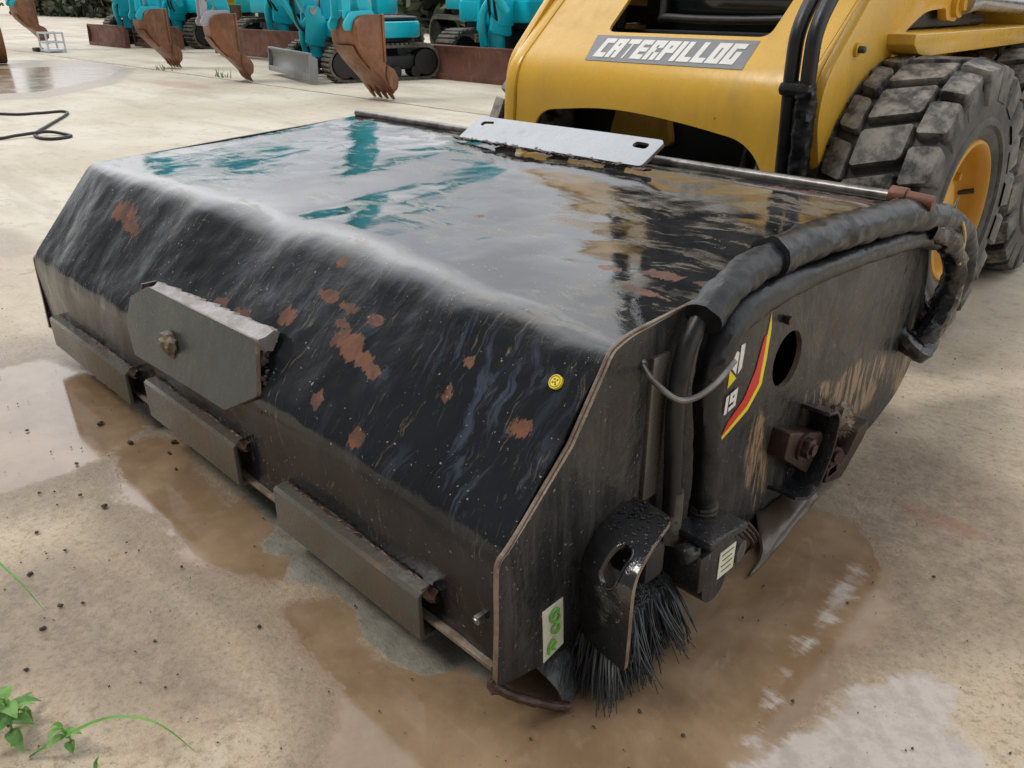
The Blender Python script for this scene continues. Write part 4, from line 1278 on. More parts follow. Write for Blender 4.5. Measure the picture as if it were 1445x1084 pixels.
m_ = MB(); m_.prism(fillet([(-1.18, .52), (-.92, .52), (-.95, .64), (-1.14, .66)], .03, 4), 1.66, 1.69, 'y', .004)
lpart(m_, 'inner_bracket', M['yellow'])
for x, z0 in ((-.555, .47), (-.520, .46), (-.60, .48)):
    m_ = MB(); m_.tube([(x - .03, 1.66, z0 + .13), (x, 1.58, z0 + .06), (x + .015, 1.53, z0 - .04)], .017, 12); lpart(m_, 'quick_coupler', M['chrome'] if x > -.6 else M['dark'])
# ---- cab
m_ = MB()
for x in (-1.33, -.57):
    m_.tube([(x, 1.86, .84), (x, 1.92, 1.35), (x, 2.02, 1.93)], .035, 8, sub=4); m_.tube([(x, 3.0, .84), (x, 2.98, 1.93)], .035, 8, smooth=False)
    m_.tube([(x, 2.02, 1.93), (x, 2.98, 1.93)], .035, 8, smooth=False)
m_.tube([(-1.33, 2.02, 1.93), (-.57, 2.02, 1.93)], .035, 8, smooth=False)
lpart(m_, 'cab_frame', M['dark'])
m_ = MB(); m_.box((LX, 2.48, 1.96), (.86, 1.06, .06), .02); lpart(m_, 'cab_roof', M['dark'])
m_ = MB()
for x in (-1.33, -.57): m_.box((x, 2.5, 1.40), (.01, .9, 1.0), .002)
m_.box((LX, 3.0, 1.35), (.74, .02, 1.1), .003)
lpart(m_, 'cab_mesh_panel', M['dark'])
m_ = MB(); m_.box((LX, 2.55, .97), (.5, .5, .16), .05); m_.box((LX, 2.82, 1.25), (.48, .12, .5), .05); lpart(m_, 'seat', M['dark'])
m_ = MB(); m_.tube([(-1.15, 1.90, 1.30), (-1.13, 1.86, .93), (-1.09, 1.85, .895), (-.70, 1.85, .895), (-.655, 1.86, .93), (-.63, 1.90, 1.30)], .013, 12, sub=6)
m_.tube([(-1.12, 1.862, .955), (-.66, 1.862, .955)], .008, 8, smooth=False)
lpart(m_, 'door_frame', M['darkgrey'])
m_ = MB(); m_.box((LX, 1.90, 1.10), (.55, .012, .50), .002); lpart(m_, 'door_glass', M['glass'])
m_ = MB(); m_.box((LX, 3.2, .95), (.8, .4, .5), .03); m_.box((LX, 3.42, .62), (.86, .10, .6), .03); lpart(m_, 'engine_hood', M['yellow'])
# ---- wheels
RT, WT = .405, .30
def tyre(cx, cy, sgn):
    """sgn +1: outer face towards +X"""
    m = MB(); tr = []
    T = Matrix.Translation((cx, cy, RT)) @ Matrix.Diagonal((sgn, 1, 1, 1))
    prof = [(-.150, .20), (-.152, .26), (-.150, .33), (-.138, .366), (-.10, .376), (0, .378), (.10, .376), (.138, .366), (.153, .335), (.158, .29), (.156, .245), (.150, .212), (.140, .200), (.120, .200)]
    m.lathe(prof, 72, 0, T)
    tr += [0] * len(m.v)
    rings = [(.1545, .232), (.1615, .238), (.1615, .252), (.1568, .258)]
    m.lathe(rings, 72, 0, T)
    tr += [0] * (len(m.v) - len(tr))
    N = 19
    cols = [(.090, .160, 0), (-.048, .080, .5), (-.112, -.058, 0), (-.158, -.122, .5)]
    for i in range(N):
        for x0, x1, ph in cols:
            a0 = 2 * PI * (i + ph) / N; da = 2 * PI / N * .76
            j = lambda: rng.uniform(-.004, .004)
            sk = .10
            n_ = 5
            x0j, x1j = x0 + j(), x1 + j()
            c = .007
            out = [(x0j, c / RT), (x0j + c, 0)] + [(x0j + (x1j - x0j) * k / n_, 0) for k in range(1, n_)] + [(x1j - c, 0), (x1j, c / RT)] + \
                  [(x1j, da - c / RT), (x1j - c, da)] + [(x1j - (x1j - x0j) * k / n_, da) for k in range(1, n_)] + [(x0j + c, da), (x0j, da - c / RT)]
            xc, ac = (x0j + x1j) / 2, da / 2
            outer = x1 > .15
            def ring(shr, r, drop=0):
                vs = []
                for x, a in out:
                    xx = xc + (x - xc) * shr; aa = ac + (a - ac) * shr
                    rr = r - .35 * max(0, abs(xx) - .105) * 1.0 - (drop if abs(xx) > .15 else 0)
                    th = a0 + aa + sk * (xx) / .15 * (1 if x1 > -.05 else -1)
                    vs.append(T @ Vector((xx, rr * math.sin(th), rr * math.cos(th))))
                return vs
            A, B, C = ring(1.04, .370, .05 if outer else 0), ring(1.0, .3985), ring(.955, RT + rng.uniform(-.001, .002))
            k = len(out)
            m.add(A + B + C, [(q, (q + 1) % k, k + (q + 1) % k, k + q) for q in range(k)] + [(k + q, k + (q + 1) % k, 2 * k + (q + 1) % k, 2 * k + q) for q in range(k)] + [tuple(range(2 * k, 3 * k))])
            tr += [0] * k + [.7] * k + [1] * k
    return m, tr
def wheel(cx, cy, sgn, label):
    m, tr = tyre(cx, cy, sgn)
    t_ = lpart(m, 'wheel', M['tyre'], label=label, attrs=dict(tread=tr), sharp=40)
    T = Matrix.Translation((cx, cy, RT)) @ Matrix.Diagonal((sgn, 1, 1, 1))
    r_ = MB()
    r_.lathe([(.130, .205), (.146, .196), (.148, .188), (.140, .180), (.110, .174), (.085, .168), (.072, .160), (.066, .120), (.070, .090), (.092, .082), (.100, .060), (.100, .0)], 56, 0, T)
    rm_ = lpart(r_, 'rim', M['yellowrim'], t_)
    for k in range(8):
        a = 2 * PI * k / 8 + .2
        n_ = MB()
        p0 = T @ Vector((.066, .135 * math.sin(a), .135 * math.cos(a))); p1 = T @ Vector((.088, .135 * math.sin(a), .135 * math.cos(a)))
        n_.tube([p0, p1], .012, 6, smooth=False)
        lpart(n_, 'wheel_nut', M['yellowrim'], t_)
    v_ = MB(); v_.tube([T @ Vector((.075, .165, .02)), T @ Vector((.115, .172, .03))], .008, 8, smooth=False)
    lpart(v_, 'valve_stem', M['darkgrey'], t_)
wheel(-.252, 1.935, 1, None); wheel(-.300, 2.93, 1, None); wheel(-1.52, 1.935, -1, None); wheel(-1.52, 2.93, -1, None)

# ================================================================== EXCAVATORS IN THE YARD
def digger(name, x, y, rz, label, group, paint, s=1.0, bladew=1.7, bladem='blade', bladez=0., bk=(0., -.35), bks=1.0, bkm='bucket', house_rz=0., armpaint=None, frontpanel=None, bkz=0., cover=True, cabx=0.):
    root = thing(name, (x, y, 0), label, 'excavator', group, rz)
    def dp(mb, nm, mats, parent=None, lab=None, **k):
        o = mb.build(nm, mats, parent or root, **k)
        if lab: o['label'] = lab
        return o
    S_ = lambda p: tuple(q * s for q in p)
    W = bladew
    tw = .36 * s; go = W / 2 + .02
    # tracks
    for sg in (-1, 1):
        m = MB()
        L0, L1, h = .32 * s, 2.35 * s, .56 * s
        r = h / 2
        loop = []
        for k in range(13): a = PI / 2 + PI * k / 12; loop.append((L0 + r + r * math.cos(a), r + r * math.sin(a)))
        for k in range(13): a = -PI / 2 + PI * k / 12; loop.append((L1 - r + r * math.cos(a), r + r * math.sin(a)))
        x0 = sg * go - (tw if sg > 0 else 0)
        inner = [(L0 + r + (yy - L0 - r) * .86 if yy < L0 + r else (L1 - r + (yy - L1 + r) * .86 if yy > L1 - r else yy), r + (zz - r) * .84) for yy, zz in loop]
        n = len(loop)
        vs = [(x0, a, b) for a, b in loop] + [(x0 + tw, a, b) for a, b in loop] + [(x0, a, b) for a, b in inner] + [(x0 + tw, a, b) for a, b in inner]
        fs = []
        for i in range(n):
            j = (i + 1) % n
            fs += [(i, j, n + j, n + i), (2 * n + i, 3 * n + i, 3 * n + j, 2 * n + j), (i, 2 * n + i, 2 * n + j, j), (n + i, n + j, 3 * n + j, 3 * n + i)]
        m.add(vs, fs)
        # grousers
        per = resample(loop, .085 * s)
        for i, (a, b) in enumerate(per):
            a2, b2 = per[(i + 1) % len(per)]
            d = Vector((0, a2 - a, b2 - b)).normalized()
            nrm = Vector((0, -d.z, d.y))
            if (Vector((0, a, b)) - Vector((0, (L0 + L1) / 2, r))).dot(nrm) < 0: nrm = -nrm
            c = Vector((x0 + tw / 2, a, max(.015, b))) + nrm * .006
            rot = Matrix((Vector((1, 0, 0)), d, nrm)).transposed()
            m.box(c, (tw * .98, .042 * s, .026), .006, rot, seg=1)
        dp(m, 'track', M['track'])
        m = MB()
        xm = x0 + tw / 2
        m.box((xm, (L0 + L1) / 2, r), (tw * .55, (L1 - L0) * .72, h * .42), .03)
        for yy, rr in ((L0 + r, r * .74), (L1 - r, r * .74)): m.tube([(xm - tw * .42, yy, r), (xm + tw * .42, yy, r)], rr, 18, smooth=False)
        for k in range(4): yy = L0 + r + (L1 - L0 - 2 * r) * (k + .5) / 4; m.tube([(xm - tw * .40, yy, r * .48), (xm + tw * .40, yy, r * .48)], r * .34, 12, smooth=False)
        dp(m, 'track_frame', M['dark'])
    m = MB(); m.box((0, 1.3 * s, .46 * s), (W * .55, 1.0 * s, .30 * s), .04); m.tube([(0, 1.3 * s, .5 * s), (0, 1.3 * s, .68 * s)], .42 * s, 24, smooth=False)
    for sg in (-1, 1): m.box((sg * .32 * s, .50 * s, .26 * s), (.10, .75 * s, .12), .02)
    dp(m, 'undercarriage', M['dark'])
    # dozer blade: curved sheet with end ribs
    bh = .40 * s
    pr = [(-.015, .0), (.035, .10 * bh / .4), (.050, .22 * bh / .4), (.030, .34 * bh / .4), (-.005, bh)]
    back = [(yy + .030, zz) for yy, zz in pr][::-1]
    m = MB(); m.prism([(a, b + bladez) for a, b in pr + back], -W / 2, W / 2, 'x', .004)
    bl_ = dp(m, 'dozer_blade', M[bladem])
    m = MB()
    m.box((0, .02, bh + bladez - .004), (W - .01, .05, .022), .006); m.box((0, -.006, bladez + .035), (W - .004, .016, .07), .004)
    dp(m, 'blade_edge', M[bladem], bl_)
    for sg in (-1, 1):
        m = MB(); m.prism([(-.02, bladez + .002), (.09, bladez + .002), (.10, bladez + bh * .8), (.0, bladez + bh + .004)], sg * W / 2 - .012, sg * W / 2 + .012, 'x', .003)
        dp(m, 'blade_rib', M[bladem], bl_)
    # upper house
    hz0, hz1 = .66 * s, 1.36 * s
    Hm = Matrix.Translation((0, 1.3 * s, 0)) @ Matrix.Rotation(house_rz, 4, 'Z')
    hw = W * .48
    plan = fillet([(-hw, -.62 * s), (hw, -.62 * s), (hw * 1.02, .35 * s), (hw * .70, .95 * s), (-hw * .70, .95 * s), (-hw * 1.02, .35 * s)], [.10, .10, .25, .25, .25, .25], 6)
    m = MB(); m.prism(plan, hz0, hz0 + .26 * s, 'z', .03, mat=Hm)
    house = dp(m, 'house', M[paint])
    m = MB(); m.prism([(a * .98, max(b, -.05 * s)) for a, b in plan], hz0 + .262 * s, hz1, 'z', .07, mat=Hm)
    if cover: dp(m, 'engine_cover', M[paint])
    else:
        m = MB(); m.prism([(a * .9, max(b, .0)) for a, b in plan], hz0 + .262 * s, hz0 + .33 * s, 'z', .03, mat=Hm); dp(m, 'engine_deck', M['dark'])
    m = MB(); m.prism([(a * .9, b * .9) for a, b in plan], hz0 - .07 * s, hz0 - .002, 'z', .01, mat=Hm); dp(m, 'turntable', M['dark'])
    # cab on the left
    cw = hw * .95
    m = MB(); m.prism(fillet([(-.60 * s, hz0 + .27 * s), (-.60 * s, hz0 + .9 * s), (-.38 * s, 2.42 * s), (.42 * s, 2.42 * s), (.46 * s, hz0 + .27 * s)], .06, 4), -hw + .02, -hw + .02 + cw, 'x', .03, mat=Hm)
    cb = dp(m, 'cab', M[paint])
    m = MB(); m.prism([(-.615 * s, hz0 + .42 * s), (-.610 * s, hz0 + .88 * s), (-.40 * s, 2.30 * s), (-.36 * s, 2.30 * s), (-.55 * s, hz0 + .88 * s), (-.55 * s, hz0 + .42 * s)], -hw + .08, -hw - .04 + cw, 'x', .0, mat=Hm)
    dp(m, 'windscreen', M['glass'], cb)
    for sg in (0, 1):
        xx = -hw + .014 if sg == 0 else -hw + .026 + cw
        m = MB(); m.prism(fillet([(-.50 * s, hz0 + .62 * s), (-.33 * s, 2.28 * s), (.34 * s, 2.28 * s), (.38 * s, hz0 + .62 * s)], .05, 4), xx - .006, xx + .006, 'x', 0, mat=Hm)
        dp(m, 'side_window', M['glass'], cb)
    # swing post and boom
    m = MB()
    m.tube([(0, .52 * s, .34 * s), (0, .52 * s, .98 * s)], .11 * s, 16, smooth=False)
    m.prism(fillet([(.40 * s, .62 * s), (.70 * s, .62 * s), (.70 * s, 1.0 * s), (.42 * s, 1.05 * s)], .05), -.15 * s, .15 * s, 'x', .02)
    for sg in (-1, 1): m.prism(fillet([(.30 * s, .55 * s), (.66 * s, .50 * s), (.62 * s, 1.15 * s), (.36 * s, 1.18 * s)], .06), sg * .12 * s - .02, sg * .12 * s + .02, 'x', .008)
    m.tube([(-.06, .36 * s, .40 * s), (-.02, .30 * s, .75 * s), (.08, .42 * s, 1.0 * s)], .05 * s, 12)
    post = dp(m, 'swing_post', M[paint])
    m = MB(); m.tube([(-.17 * s, .48 * s, 1.08 * s), (.17 * s, .48 * s, 1.08 * s)], .045, 14, smooth=False); dp(m, 'post_pin', M['chrome'], post)
    bx, by = bk
    pk = (by * .25 + .1, 2.75 * s); ft = (.46 * s, 1.02 * s); tp = (by - .50 * s, 2.55 * s)
    boom = fillet([(ft[0] - .10 * s, ft[1]), (pk[0] - .15 * s, pk[1] - .34 * s), (tp[0], tp[1] - .10), (tp[0] - .02, tp[1] + .06), (pk[0] + .02 * s, pk[1]), (ft[0] + .16 * s, ft[1] + .55 * s), (ft[0] + .09 * s, ft[1] - .04)], .08, 4)
    SH = Matrix.Shear('XY', 4, (0, 0)) if False else Matrix()
    bxm = Matrix.Translation((bx * .5, 0, 0))
    m = MB(); m.prism(boom, -.10 * s, .10 * s, 'x', .012, mat=bxm); dp(m, 'boom', M[paint])
    m = MB(); m.tube([(bx * .5, .30 * s, .80 * s), (bx * .5, pk[0] - .34 * s, pk[1] - .75 * s)], .055 * s, 12, smooth=False); dp(m, 'boom_cylinder', M[paint])
    m = MB(); m.tube([(bx * .5, pk[0] - .34 * s, pk[1] - .75 * s), (bx * .5, pk[0] - .30 * s, pk[1] - .35 * s)], .03 * s, 10, smooth=False); dp(m, 'cylinder_rod', M['chrome'])
    for hx in (-.05, .05):
        m = MB(); m.tube([(hx + bx * .1, .40 * s, .70 * s), (hx + bx * .3, .20 * s, .95 * s), (hx + bx * .5, pk[0] * .5 + .16 * s, 1.75 * s), (hx + bx * .5, pk[0] - .2 * s, 2.5 * s)], .018, 8); dp(m, 'hydraulic_hose', M['hose'])
    # arm down to the bucket
    at = (by - .12, .80 * bks + bkz)
    arm = fillet([(tp[0] - .10, tp[1] + .18), (tp[0] + .14, tp[1] + .10), (tp[0] + .18, tp[1] - .35), (at[0] + .10, at[1] + .02), (at[0] - .04, at[1] - .02), (tp[0] - .10, tp[1] - .30)], .05, 3)
    bm_ = Matrix.Translation((bx, 0, 0))
    m = MB(); m.prism(arm, -.085 * s, .085 * s, 'x', .012, mat=bm_)
    ar = dp(m, 'arm', M[paint])
    m = MB(); m.tube([(bx, tp[0] - .16, tp[1] - .02), (bx, at[0] - .20, at[1] + .55)], .05 * s, 12, smooth=False); dp(m, 'bucket_cylinder', M[paint])
    m = MB()
    for sg in (-1, 1): m.prism(fillet([(at[0] - .24, at[1] + .58), (at[0] - .16, at[1] + .60), (at[0] - .19, at[1] - .02), (at[0] - .27, at[1] - .02)], .03, 3), bx + sg * .10 - .014, bx + sg * .10 + .014, 'x', .004)
    dp(m, 'bucket_link', M[armpaint or paint])
    m = MB()
    for sg in (-1, 1):
        m = MB(); m.prism(fillet([(at[0] - .30, at[1] - .07), (at[0] - .22, at[1] + .05), (at[0] + .04, at[1] + .06), (at[0] + .13, at[1] - .05), (at[0] + .10, at[1] - .10), (at[0] - .28, at[1] - .12)], .03, 3), bx + sg * .13 - .014, bx + sg * .13 + .014, 'x', .004)
        dp(m, 'bucket_ear', M[armpaint or paint])
    # bucket: curved shell, side plates, cutters and teeth
    bw = .44 * bks
    q = lambda a, b: (by + a * bks, b * bks * .90 + bkz)
    shell = [(0, .91), (-.14, .915), (-.26, .90), (-.315, .85), (-.34, .77), (-.34, .68), (-.325, .60), (-.285, .52), (-.23, .44), (-.15, .35), (-.075, .27), (.0, .18), (.05, .11), (.075, .075)]
    thick = .022
    sh_in = []
    for i, (a, b) in enumerate(shell):
        a0, b0 = shell[max(i - 1, 0)]; a1, b1 = shell[min(i + 1, len(shell) - 1)]
        d = Vector((a1 - a0, b1 - b0)).normalized()
        sh_in.append((a - d.y * thick * 1.0, b + d.x * thick))
    m = MB(); m.prism([q(a, b) for a, b in shell] + [q(a, b) for a, b in sh_in][::-1], bx - bw / 2, bx + bw / 2, 'x', .003)
    bu = dp(m, 'bucket', M[bkm])
    side = shell + [(.115, .135), (.12, .24), (.085, .32), (-.005, .40), (-.02, .70)]
    for sg in (-1, 1):
        m = MB(); m.prism([q(a * .985, b) for a, b in side], bx + sg * (bw / 2 - .006) - .011, bx + sg * (bw / 2 - .006) + .011, 'x', .004)
        m.prism([q(a, b) for a, b in [(-.03, .91), (.0, .92), (-.004, .42), (-.03, .42)]], bx + sg * (bw / 2 + .004) - .012, bx + sg * (bw / 2 + .004) + .012, 'x', .003)
        m.prism([q(a, b) for a, b in fillet([(.0, .39), (.09, .335), (.135, .24), (.12, .13), (.07, .09), (.02, .16), (-.02, .28)], .02, 3)], bx + sg * (bw / 2 + .008) - .014, bx + sg * (bw / 2 + .008) + .014, 'x', .004)
        dp(m, 'side_plate', M[bkm], bu)
    m = MB(); m.prism([q(a, b) for a, b in [(-.355, .60), (-.30, .50), (-.16, .335), (-.155, .345), (-.29, .515), (-.345, .60)]], bx - bw * .36, bx + bw * .36, 'x', .003); dp(m, 'wear_plate', M[bkm], bu)
    for k in range(4):
        xx = bx - bw / 2 + bw * (k + .5) / 4
        m = MB()
        b0 = [q(a, b) for a, b in [(.015, .155), (.055, .165), (.118, .010), (.108, .004), (.055, .06)]]
        m.prism(b0, xx - .024 * bks, xx + .024 * bks, 'x', .008)
        dp(m, 'tooth', M[bkm], bu)
    if frontpanel:
        m = MB(); m.box((-W * .36, .16, .72 * s), (.42, .03, .56), .01); dp(m, 'side_panel', M[frontpanel])
    return root
GRP = 'excavators parked in a row across the yard'
digger('excavator', -7.46, 6.62, 0, 'turquoise excavator with red-brown blade and biggest rusty bucket, nearest the loader', GRP, 'blue', 1.0, 1.95, bk=(.80, -1.98), bks=.98)
DD = digger('excavator', -9.32, 5.22, R(-14), 'turquoise excavator with a grey blade just behind its rusty bucket', GRP, 'blue', .74, 1.75, 'greyblade', .05, bk=(-.02, -.62), bks=.95, armpaint='palepaint', cover=False)
digger('excavator', -12.95, 6.75, 0, 'turquoise excavator with wide red-brown blade behind the third bucket from left', GRP, 'blue', 1.05, 2.9, 'blade', .04, bk=(.75, -1.85), bks=.98)
digger('excavator', -18.9, 6.5, 0, 'farthest left turquoise excavator with its rusty bucket held above the ground', GRP, 'blue', 1.05, 2.0, 'blade', .0, bk=(.25, -1.40), bks=1.02, bkz=.10)
digger('excavator', -17.3, 6.9, R(6), 'turquoise excavator with orange panel standing above its brown blade', GRP, 'blue', 1.0, 1.75, 'blade', .02, bk=(1.3, -.5), bks=.9, frontpanel='orange')
digger('excavator', -15.6, 8.9, R(0), 'old yellow excavator standing in the second row behind the turquoise ones', GRP, 'oldyellow', 1.1, 2.0, 'greyblade', .05, bk=(.3, -1.2), bks=1.0)
digger('excavator', -9.6, 10.2, R(70), 'turquoise excavator turned sideways in the second row showing long tracks', GRP, 'blue', 1.15, 2.0, 'blade', .05, bk=(.2, -1.6), bks=1.0)

m = MB()
fr = [(-.16, .52), (-.20, 1.35), (.16, 1.35), (.16, .52)]
sheet(m, fillet(fr, .05, 4), [fillet([(-.11, .60), (-.13, .84), (.10, .84), (.10, .60)], .02, 3), fillet([(-.13, .92), (-.14, 1.25), (.10, 1.25), (.10, .92)], .02, 3)], .06, lambda u, v: ((1.02, .62 + u, v), (1, 0, 0)), .04)
m.build('guard_frame', M['oldyellow'], DD)
# ================================================================== YARD CLUTTER
m_ = MB()
cz = .009
m_.tube([(-9.6, .9, cz), (-8.05, 1.50, cz), (-7.85, 1.75, cz), (-7.83, 1.96, cz), (-7.6, 1.93, cz), (-7.0, 1.60, cz), (-6.55, 1.36, cz + .004), (-6.32, 1.30, cz), (-6.17, 1.36, cz), (-6.22, 1.50, cz), (-6.38, 1.50, cz), (-6.45, 1.40, cz + .018), (-6.46, 1.20, cz + .01), (-6.5, 1.05, cz), (-7.0, .8, cz), (-8.2, .4, cz)], .012, 8, sub=6)
tag(m_.build('cord', M['cord']), 'thin black cord looping across the dry concrete on the left', 'cord')
m_ = MB()
for i in range(150):
    x = rng.uniform(-27, -18); y = rng.uniform(9.2, 11.5)
    m_.ball((x, y, rng.uniform(.05, .35) + .25 * (y - 9.2) / 2.3), rng.uniform(.12, .34), (1, 1, .8), .5, 2, seed=i)
tag(m_.build('rubble_bank', M['stone']), 'pale grey heap of broken stone behind the left excavators', 'rubble', kind='stuff')
m_ = MB()
for i in range(26000):
    x = rng.uniform(-60, 14); h = 2.0 + .9 * mnoise.noise(Vector((x * .3, 1, 0))) + .6 * mnoise.noise(Vector((x * 1.1, 3, 0)))
    z = rng.uniform(0, 1) ** .8 * h
    y = 17 + rng.normal(0, .5) + .9 * mnoise.noise(Vector((x * .6, z * .8, 7)))
    a, b, c = rng.normal(0, 1, 3), rng.normal(0, 1, 3), None
    a /= np.linalg.norm(a); b -= a * (a @ b); b /= np.linalg.norm(b)
    p = np.array([x, y, z]); r_ = rng.uniform(.14, .34)
    m_.add([p - a * r_, p - b * r_ * .6, p + a * r_, p + b * r_ * .6], [(0, 1, 2, 3)])
tag(m_.build('hedge', M['hedge']), 'dark green hedge far behind the excavators', 'hedge', kind='stuff')
# frame of pale plastic beside the left bucket
ct = thing('plastic_crate', (-17.6, 5.0, 0), 'small open pale plastic crate standing on concrete by left bucket', 'crate')
m = MB()
for sx_ in (-.22, .22):
    for sy_ in (-.15, .15): m.box((sx_, sy_, .18), (.03, .03, .36), .004, seg=1)
for z in (.03, .18, .34):
    for sy_ in (-.15, .15): m.box((0, sy_ * 1.02, z), (.41, .02, .03), .004, seg=1)
    for sx_ in (-.22, .22): m.box((sx_ * 1.02, 0, z), (.02, .27, .03), .004, seg=1)
m.box((0, 0, .05), (.42, .28, .015), .003, seg=1)
m.build('crate_frame', M['crate'], ct)
m = MB(); m.box((-18.0, 4.85, .035), (.30, .14, .07), .02); tag(m.build('black_block', M['dark']), 'small black block lying under the left hanging bucket', 'block')
# rusty loose bucket at the left border
m = MB()
sh = [(0, .0), (-.25, .05), (-.42, .22), (-.46, .46), (-.38, .66), (-.2, .78)]
m.prism([(a * .9, b * .9) for a, b in sh] + [(a * .9 + .03, b * .9 + .02) for a, b in sh[::-1]], -.3, .3, 'x', .004)
lb_ = thing('loose_bucket', (-15.0, 3.15, 0), 'rusty brown loose bucket standing at the left border of the picture', 'bucket', rz=R(80))
m.build('shell', M['bucket'], lb_)
for sg in (-1, 1):
    m = MB(); m.prism([(a * .9, b * .9) for a, b in sh] + [(.02, .3)], sg * .3 - .012, sg * .3 + .012, 'x', .004); m.build('side_plate', M['bucket'], lb_)

# ---- weeds
def leaf(m, base, d, L, Wd, droop, roll=0, n=7, fold=.18):
    d = Vector(d).normalized()
    side = d.cross(Vector((0, 0, 1))).normalized()
    up = side.cross(d).normalized()
    side = side * math.cos(roll) + up * math.sin(roll)
    vs = []
    p = Vector(base)
    for i in range(n + 1):
        t = i / n
        dirv = (d + Vector((0, 0, -droop * t * 1.6))).normalized()
        if i: p = p + dirv * (L / n)
        w_ = Wd * math.sin(PI * min(1, t ** .75 * .97 + .02)) * .5 * (1 - .15 * t)
        up_ = side.cross(dirv).normalized()
        if up_.z < 0: up_ = -up_
        vs += [p - side * w_ + up_ * w_ * fold * 2, p.copy(), p + side * w_ + up_ * w_ * fold * 2]
    m.add(vs, [(i * 3 + j, i * 3 + j + 1, i * 3 + 4 + j, i * 3 + 3 + j) for i in range(n) for j in (0, 1)])
def weed(name, x, y, label, H_, nl, L, seed):
    r = np.random.default_rng(seed)
    root = thing(name, (x, y, 0), label, 'plant', 'weeds at the near left corner')
    st = MB(); top = Vector((r.normal(0, .012), r.normal(0, .012), H_))
    st.tube([(0, 0, -.005), tuple(top * .5 + Vector((.004, .003, 0))), tuple(top)], .0016, 6)
    st.build('stem', M['leaf'], root)
    for k in range(nl):
        t = .25 + .75 * (k + .5) / nl
        a = k * 2.4 + r.normal(0, .3)
        m = MB(); leaf(m, top * t, (math.cos(a), math.sin(a), .35 + .5 * t), L * r.uniform(.75, 1.15), L * r.uniform(.40, .55), r.uniform(.4, .9), r.normal(0, .25))
        m.build('leaf', M['leaf'], root)
weed('weed', -.462, -.510, 'leafy green weed, the largest, in the bottom left corner', .085, 11, .046, 1)
weed('weed', -.395, -.450, 'small green weed right of the largest leafy weed', .045, 6, .030, 2)
weed('weed', -.512, -.470, 'low green weed behind the largest leafy weed', .04, 6, .034, 3)
def blade_of_grass(pts, w_, label):
    m = MB()
    P = [Vector(p) for p in pts]; Q = []
    for i in range(len(P) - 1):
        p0, p1, p2, p3 = P[max(i - 1, 0)], P[i], P[i + 1], P[min(i + 2, len(P) - 1)]
        for k in range(8):
            t = k / 8; Q.append(.5 * ((2 * p1) + (p2 - p0) * t + (2 * p0 - 5 * p1 + 4 * p2 - p3) * t * t + (3 * p1 - p0 - 3 * p2 + p3) * t ** 3))
    Q.append(P[-1]); vs = []
    for i, p in enumerate(Q):
        d = (Q[min(i + 1, len(Q) - 1)] - Q[max(i - 1, 0)]).normalized()
        sd_ = d.cross(Vector((.3, .2, 1))).normalized(); t = i / (len(Q) - 1)
        ww = w_ * (1 - t ** 2.2) * (.6 + .4 * min(1, t * 5)) * .5 + .0002
        up_ = sd_.cross(d)
        vs += [p - sd_ * ww, p - up_ * ww * .5, p + sd_ * ww]
    m.add(vs, [(i * 3 + j, i * 3 + j + 1, i * 3 + 4 + j, i * 3 + 3 + j) for i in range(len(Q) - 1) for j in (0, 1)])
    tag(m.build('long_grass', M['leaf']), label, 'grass', 'single grass blades at the near left')
blade_of_grass([(-.42, -.50, 0), (-.385, -.462, .035), (-.345, -.405, .062), (-.295, -.362, .058), (-.240, -.335, .022)], .0062, 'long arching grass blade beside the leafy weeds at the bottom edge')
blade_of_grass([(-.97, -.47, 0), (-.93, -.44, .055), (-.86, -.42, .066), (-.78, -.40, .045), (-.715, -.385, .004)], .0070, 'arching grass blade reaching in from the left border')
blade_of_grass([(-.315, -.445, 0), (-.312, -.442, .03), (-.308, -.436, .045)], .007, 'short upright grass blade at the bottom edge')
for x, y, n, lab in ((-10.2, 4.72, 14, 'thin tuft of green grass in the joint left of the third bucket'), (-11.9, 4.66, 10, 'thin pale tuft of grass in the joint by the second bucket')):
    m = MB()
    for i in range(n):
        a = rng.uniform(0, 2 * PI); h = rng.uniform(.04, .12)
        b = Vector((x + rng.normal(0, .12), y + rng.normal(0, .04), 0)); e = b + Vector((math.cos(a) * h * .4, math.sin(a) * h * .4, h))
        s_ = Vector((.006, .006, 0)); m.add([b - s_, b + s_, e], [(0, 1, 2)])
    tag(m.build('grass_tuft', M['leaf']), lab, 'grass', 'grass tufts in the joint')

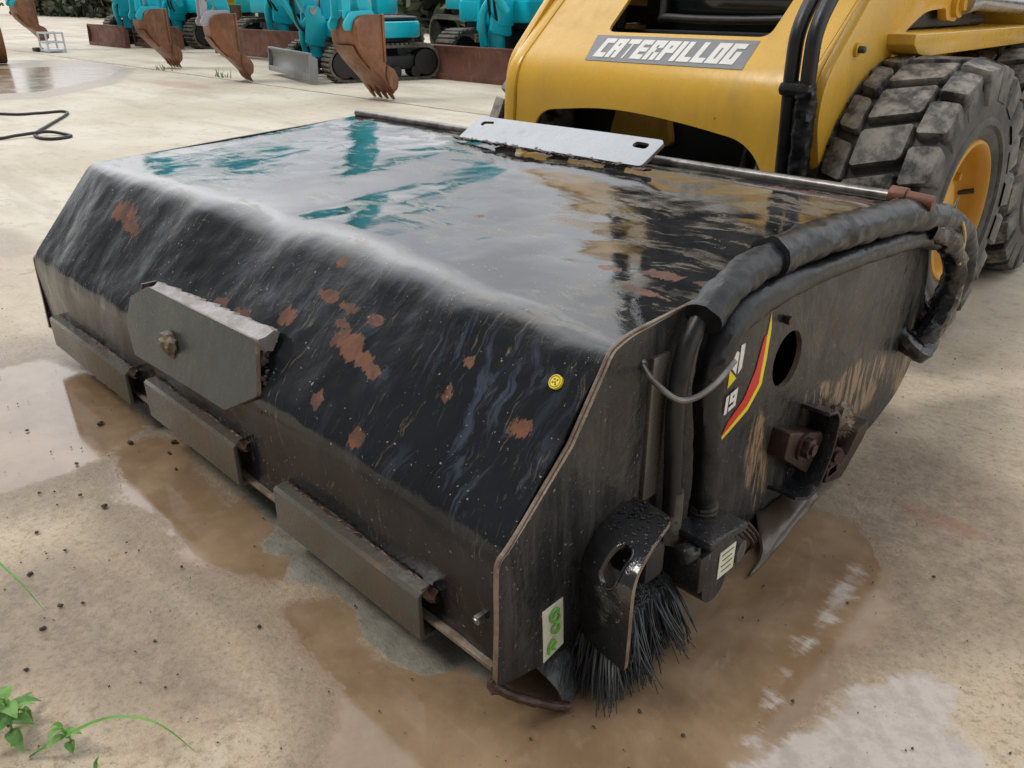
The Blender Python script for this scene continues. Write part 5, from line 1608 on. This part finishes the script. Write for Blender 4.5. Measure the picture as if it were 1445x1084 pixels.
# ---- dirt clods and grit
CL = []
for k in range(6):
    m = MB(); m.ball((0, 0, .25), 1., (1, .75, .5), .7, 2, seed=k * 7 + 1)
    o = m.build('dirt_clod', M['clod']); CL.append(o)
spots = [(-1.36, -.06, .014), (-1.21, -.045, .012), (-1.14, .03, .012), (-1.10, .0, .008), (-.98, -.19, .010), (-1.06, -.21, .007), (-1.20, -.17, .008), (-1.13, -.27, .006), (-.98, -.32, .007), (-.88, -.30, .006), (-.85, -.37, .009), (-.72, -.36, .008), (-.70, -.33, .006),
         (-.68, -.40, .009), (-.79, -.22, .004), (-.78, -.20, .004), (-.43, -.14, .006), (-.41, -.31, .004), (.10, .10, .004), (.13, .17, .006), (.20, .18, .005), (.05, .02, .004), (.18, .08, .004), (.28, .35, .005), (.32, .8, .006), (.24, .62, .004),
         (-1.45, -.20, .007), (-1.55, -.28, .006), (-.60, -.45, .006), (-.52, -.28, .004), (-1.02, -.02, .006), (-2.6, .35, .012), (-2.9, .6, .010), (-3.4, .7, .012), (-2.4, .2, .009), (.9, 1.6, .010), (.45, 1.5, .007), (.55, .95, .006)]
for i in range(16):
    x, y = rng.uniform(-1.7, -.35), rng.uniform(-.5, -.1)
    if y > -.02 - .35 * (x + 1.2): continue
    spots.append((x, y, rng.uniform(.002, .0045)))
for i, (x, y, r_) in enumerate(spots):
    o = CL[i] if i < 6 else CL[i % 6].copy()
    if i >= 6: COL.objects.link(o)
    o.location = (x, y, 0); r_ *= .62; o.scale = (r_, r_, r_); o.rotation_euler = (0, 0, rng.uniform(0, 6))
    tag(o, 'small dark clod of dirt lying loose on the wet concrete', 'dirt clod', 'dirt clods on the concrete')
m = MB()
for i in range(2600):
    x, y = rng.uniform(-2.6, 1.0), rng.uniform(-.7, 2.2)
    r_ = abs(rng.normal(0, .0011)) + .0006
    p = Vector((x, y, r_ * .3))
    a = rng.uniform(0, 6)
    u = Vector((math.cos(a), math.sin(a), 0)) * r_; v = Vector((-math.sin(a), math.cos(a), 0)) * r_ * .7
    m.add([p - u, p - v, p + u, p + v, p + Vector((0, 0, r_))], [(0, 1, 4), (1, 2, 4), (2, 3, 4), (3, 0, 4)])
tag(m.build('grit', M['clod']), 'fine dark grit scattered over the concrete', 'grit', kind='stuff')
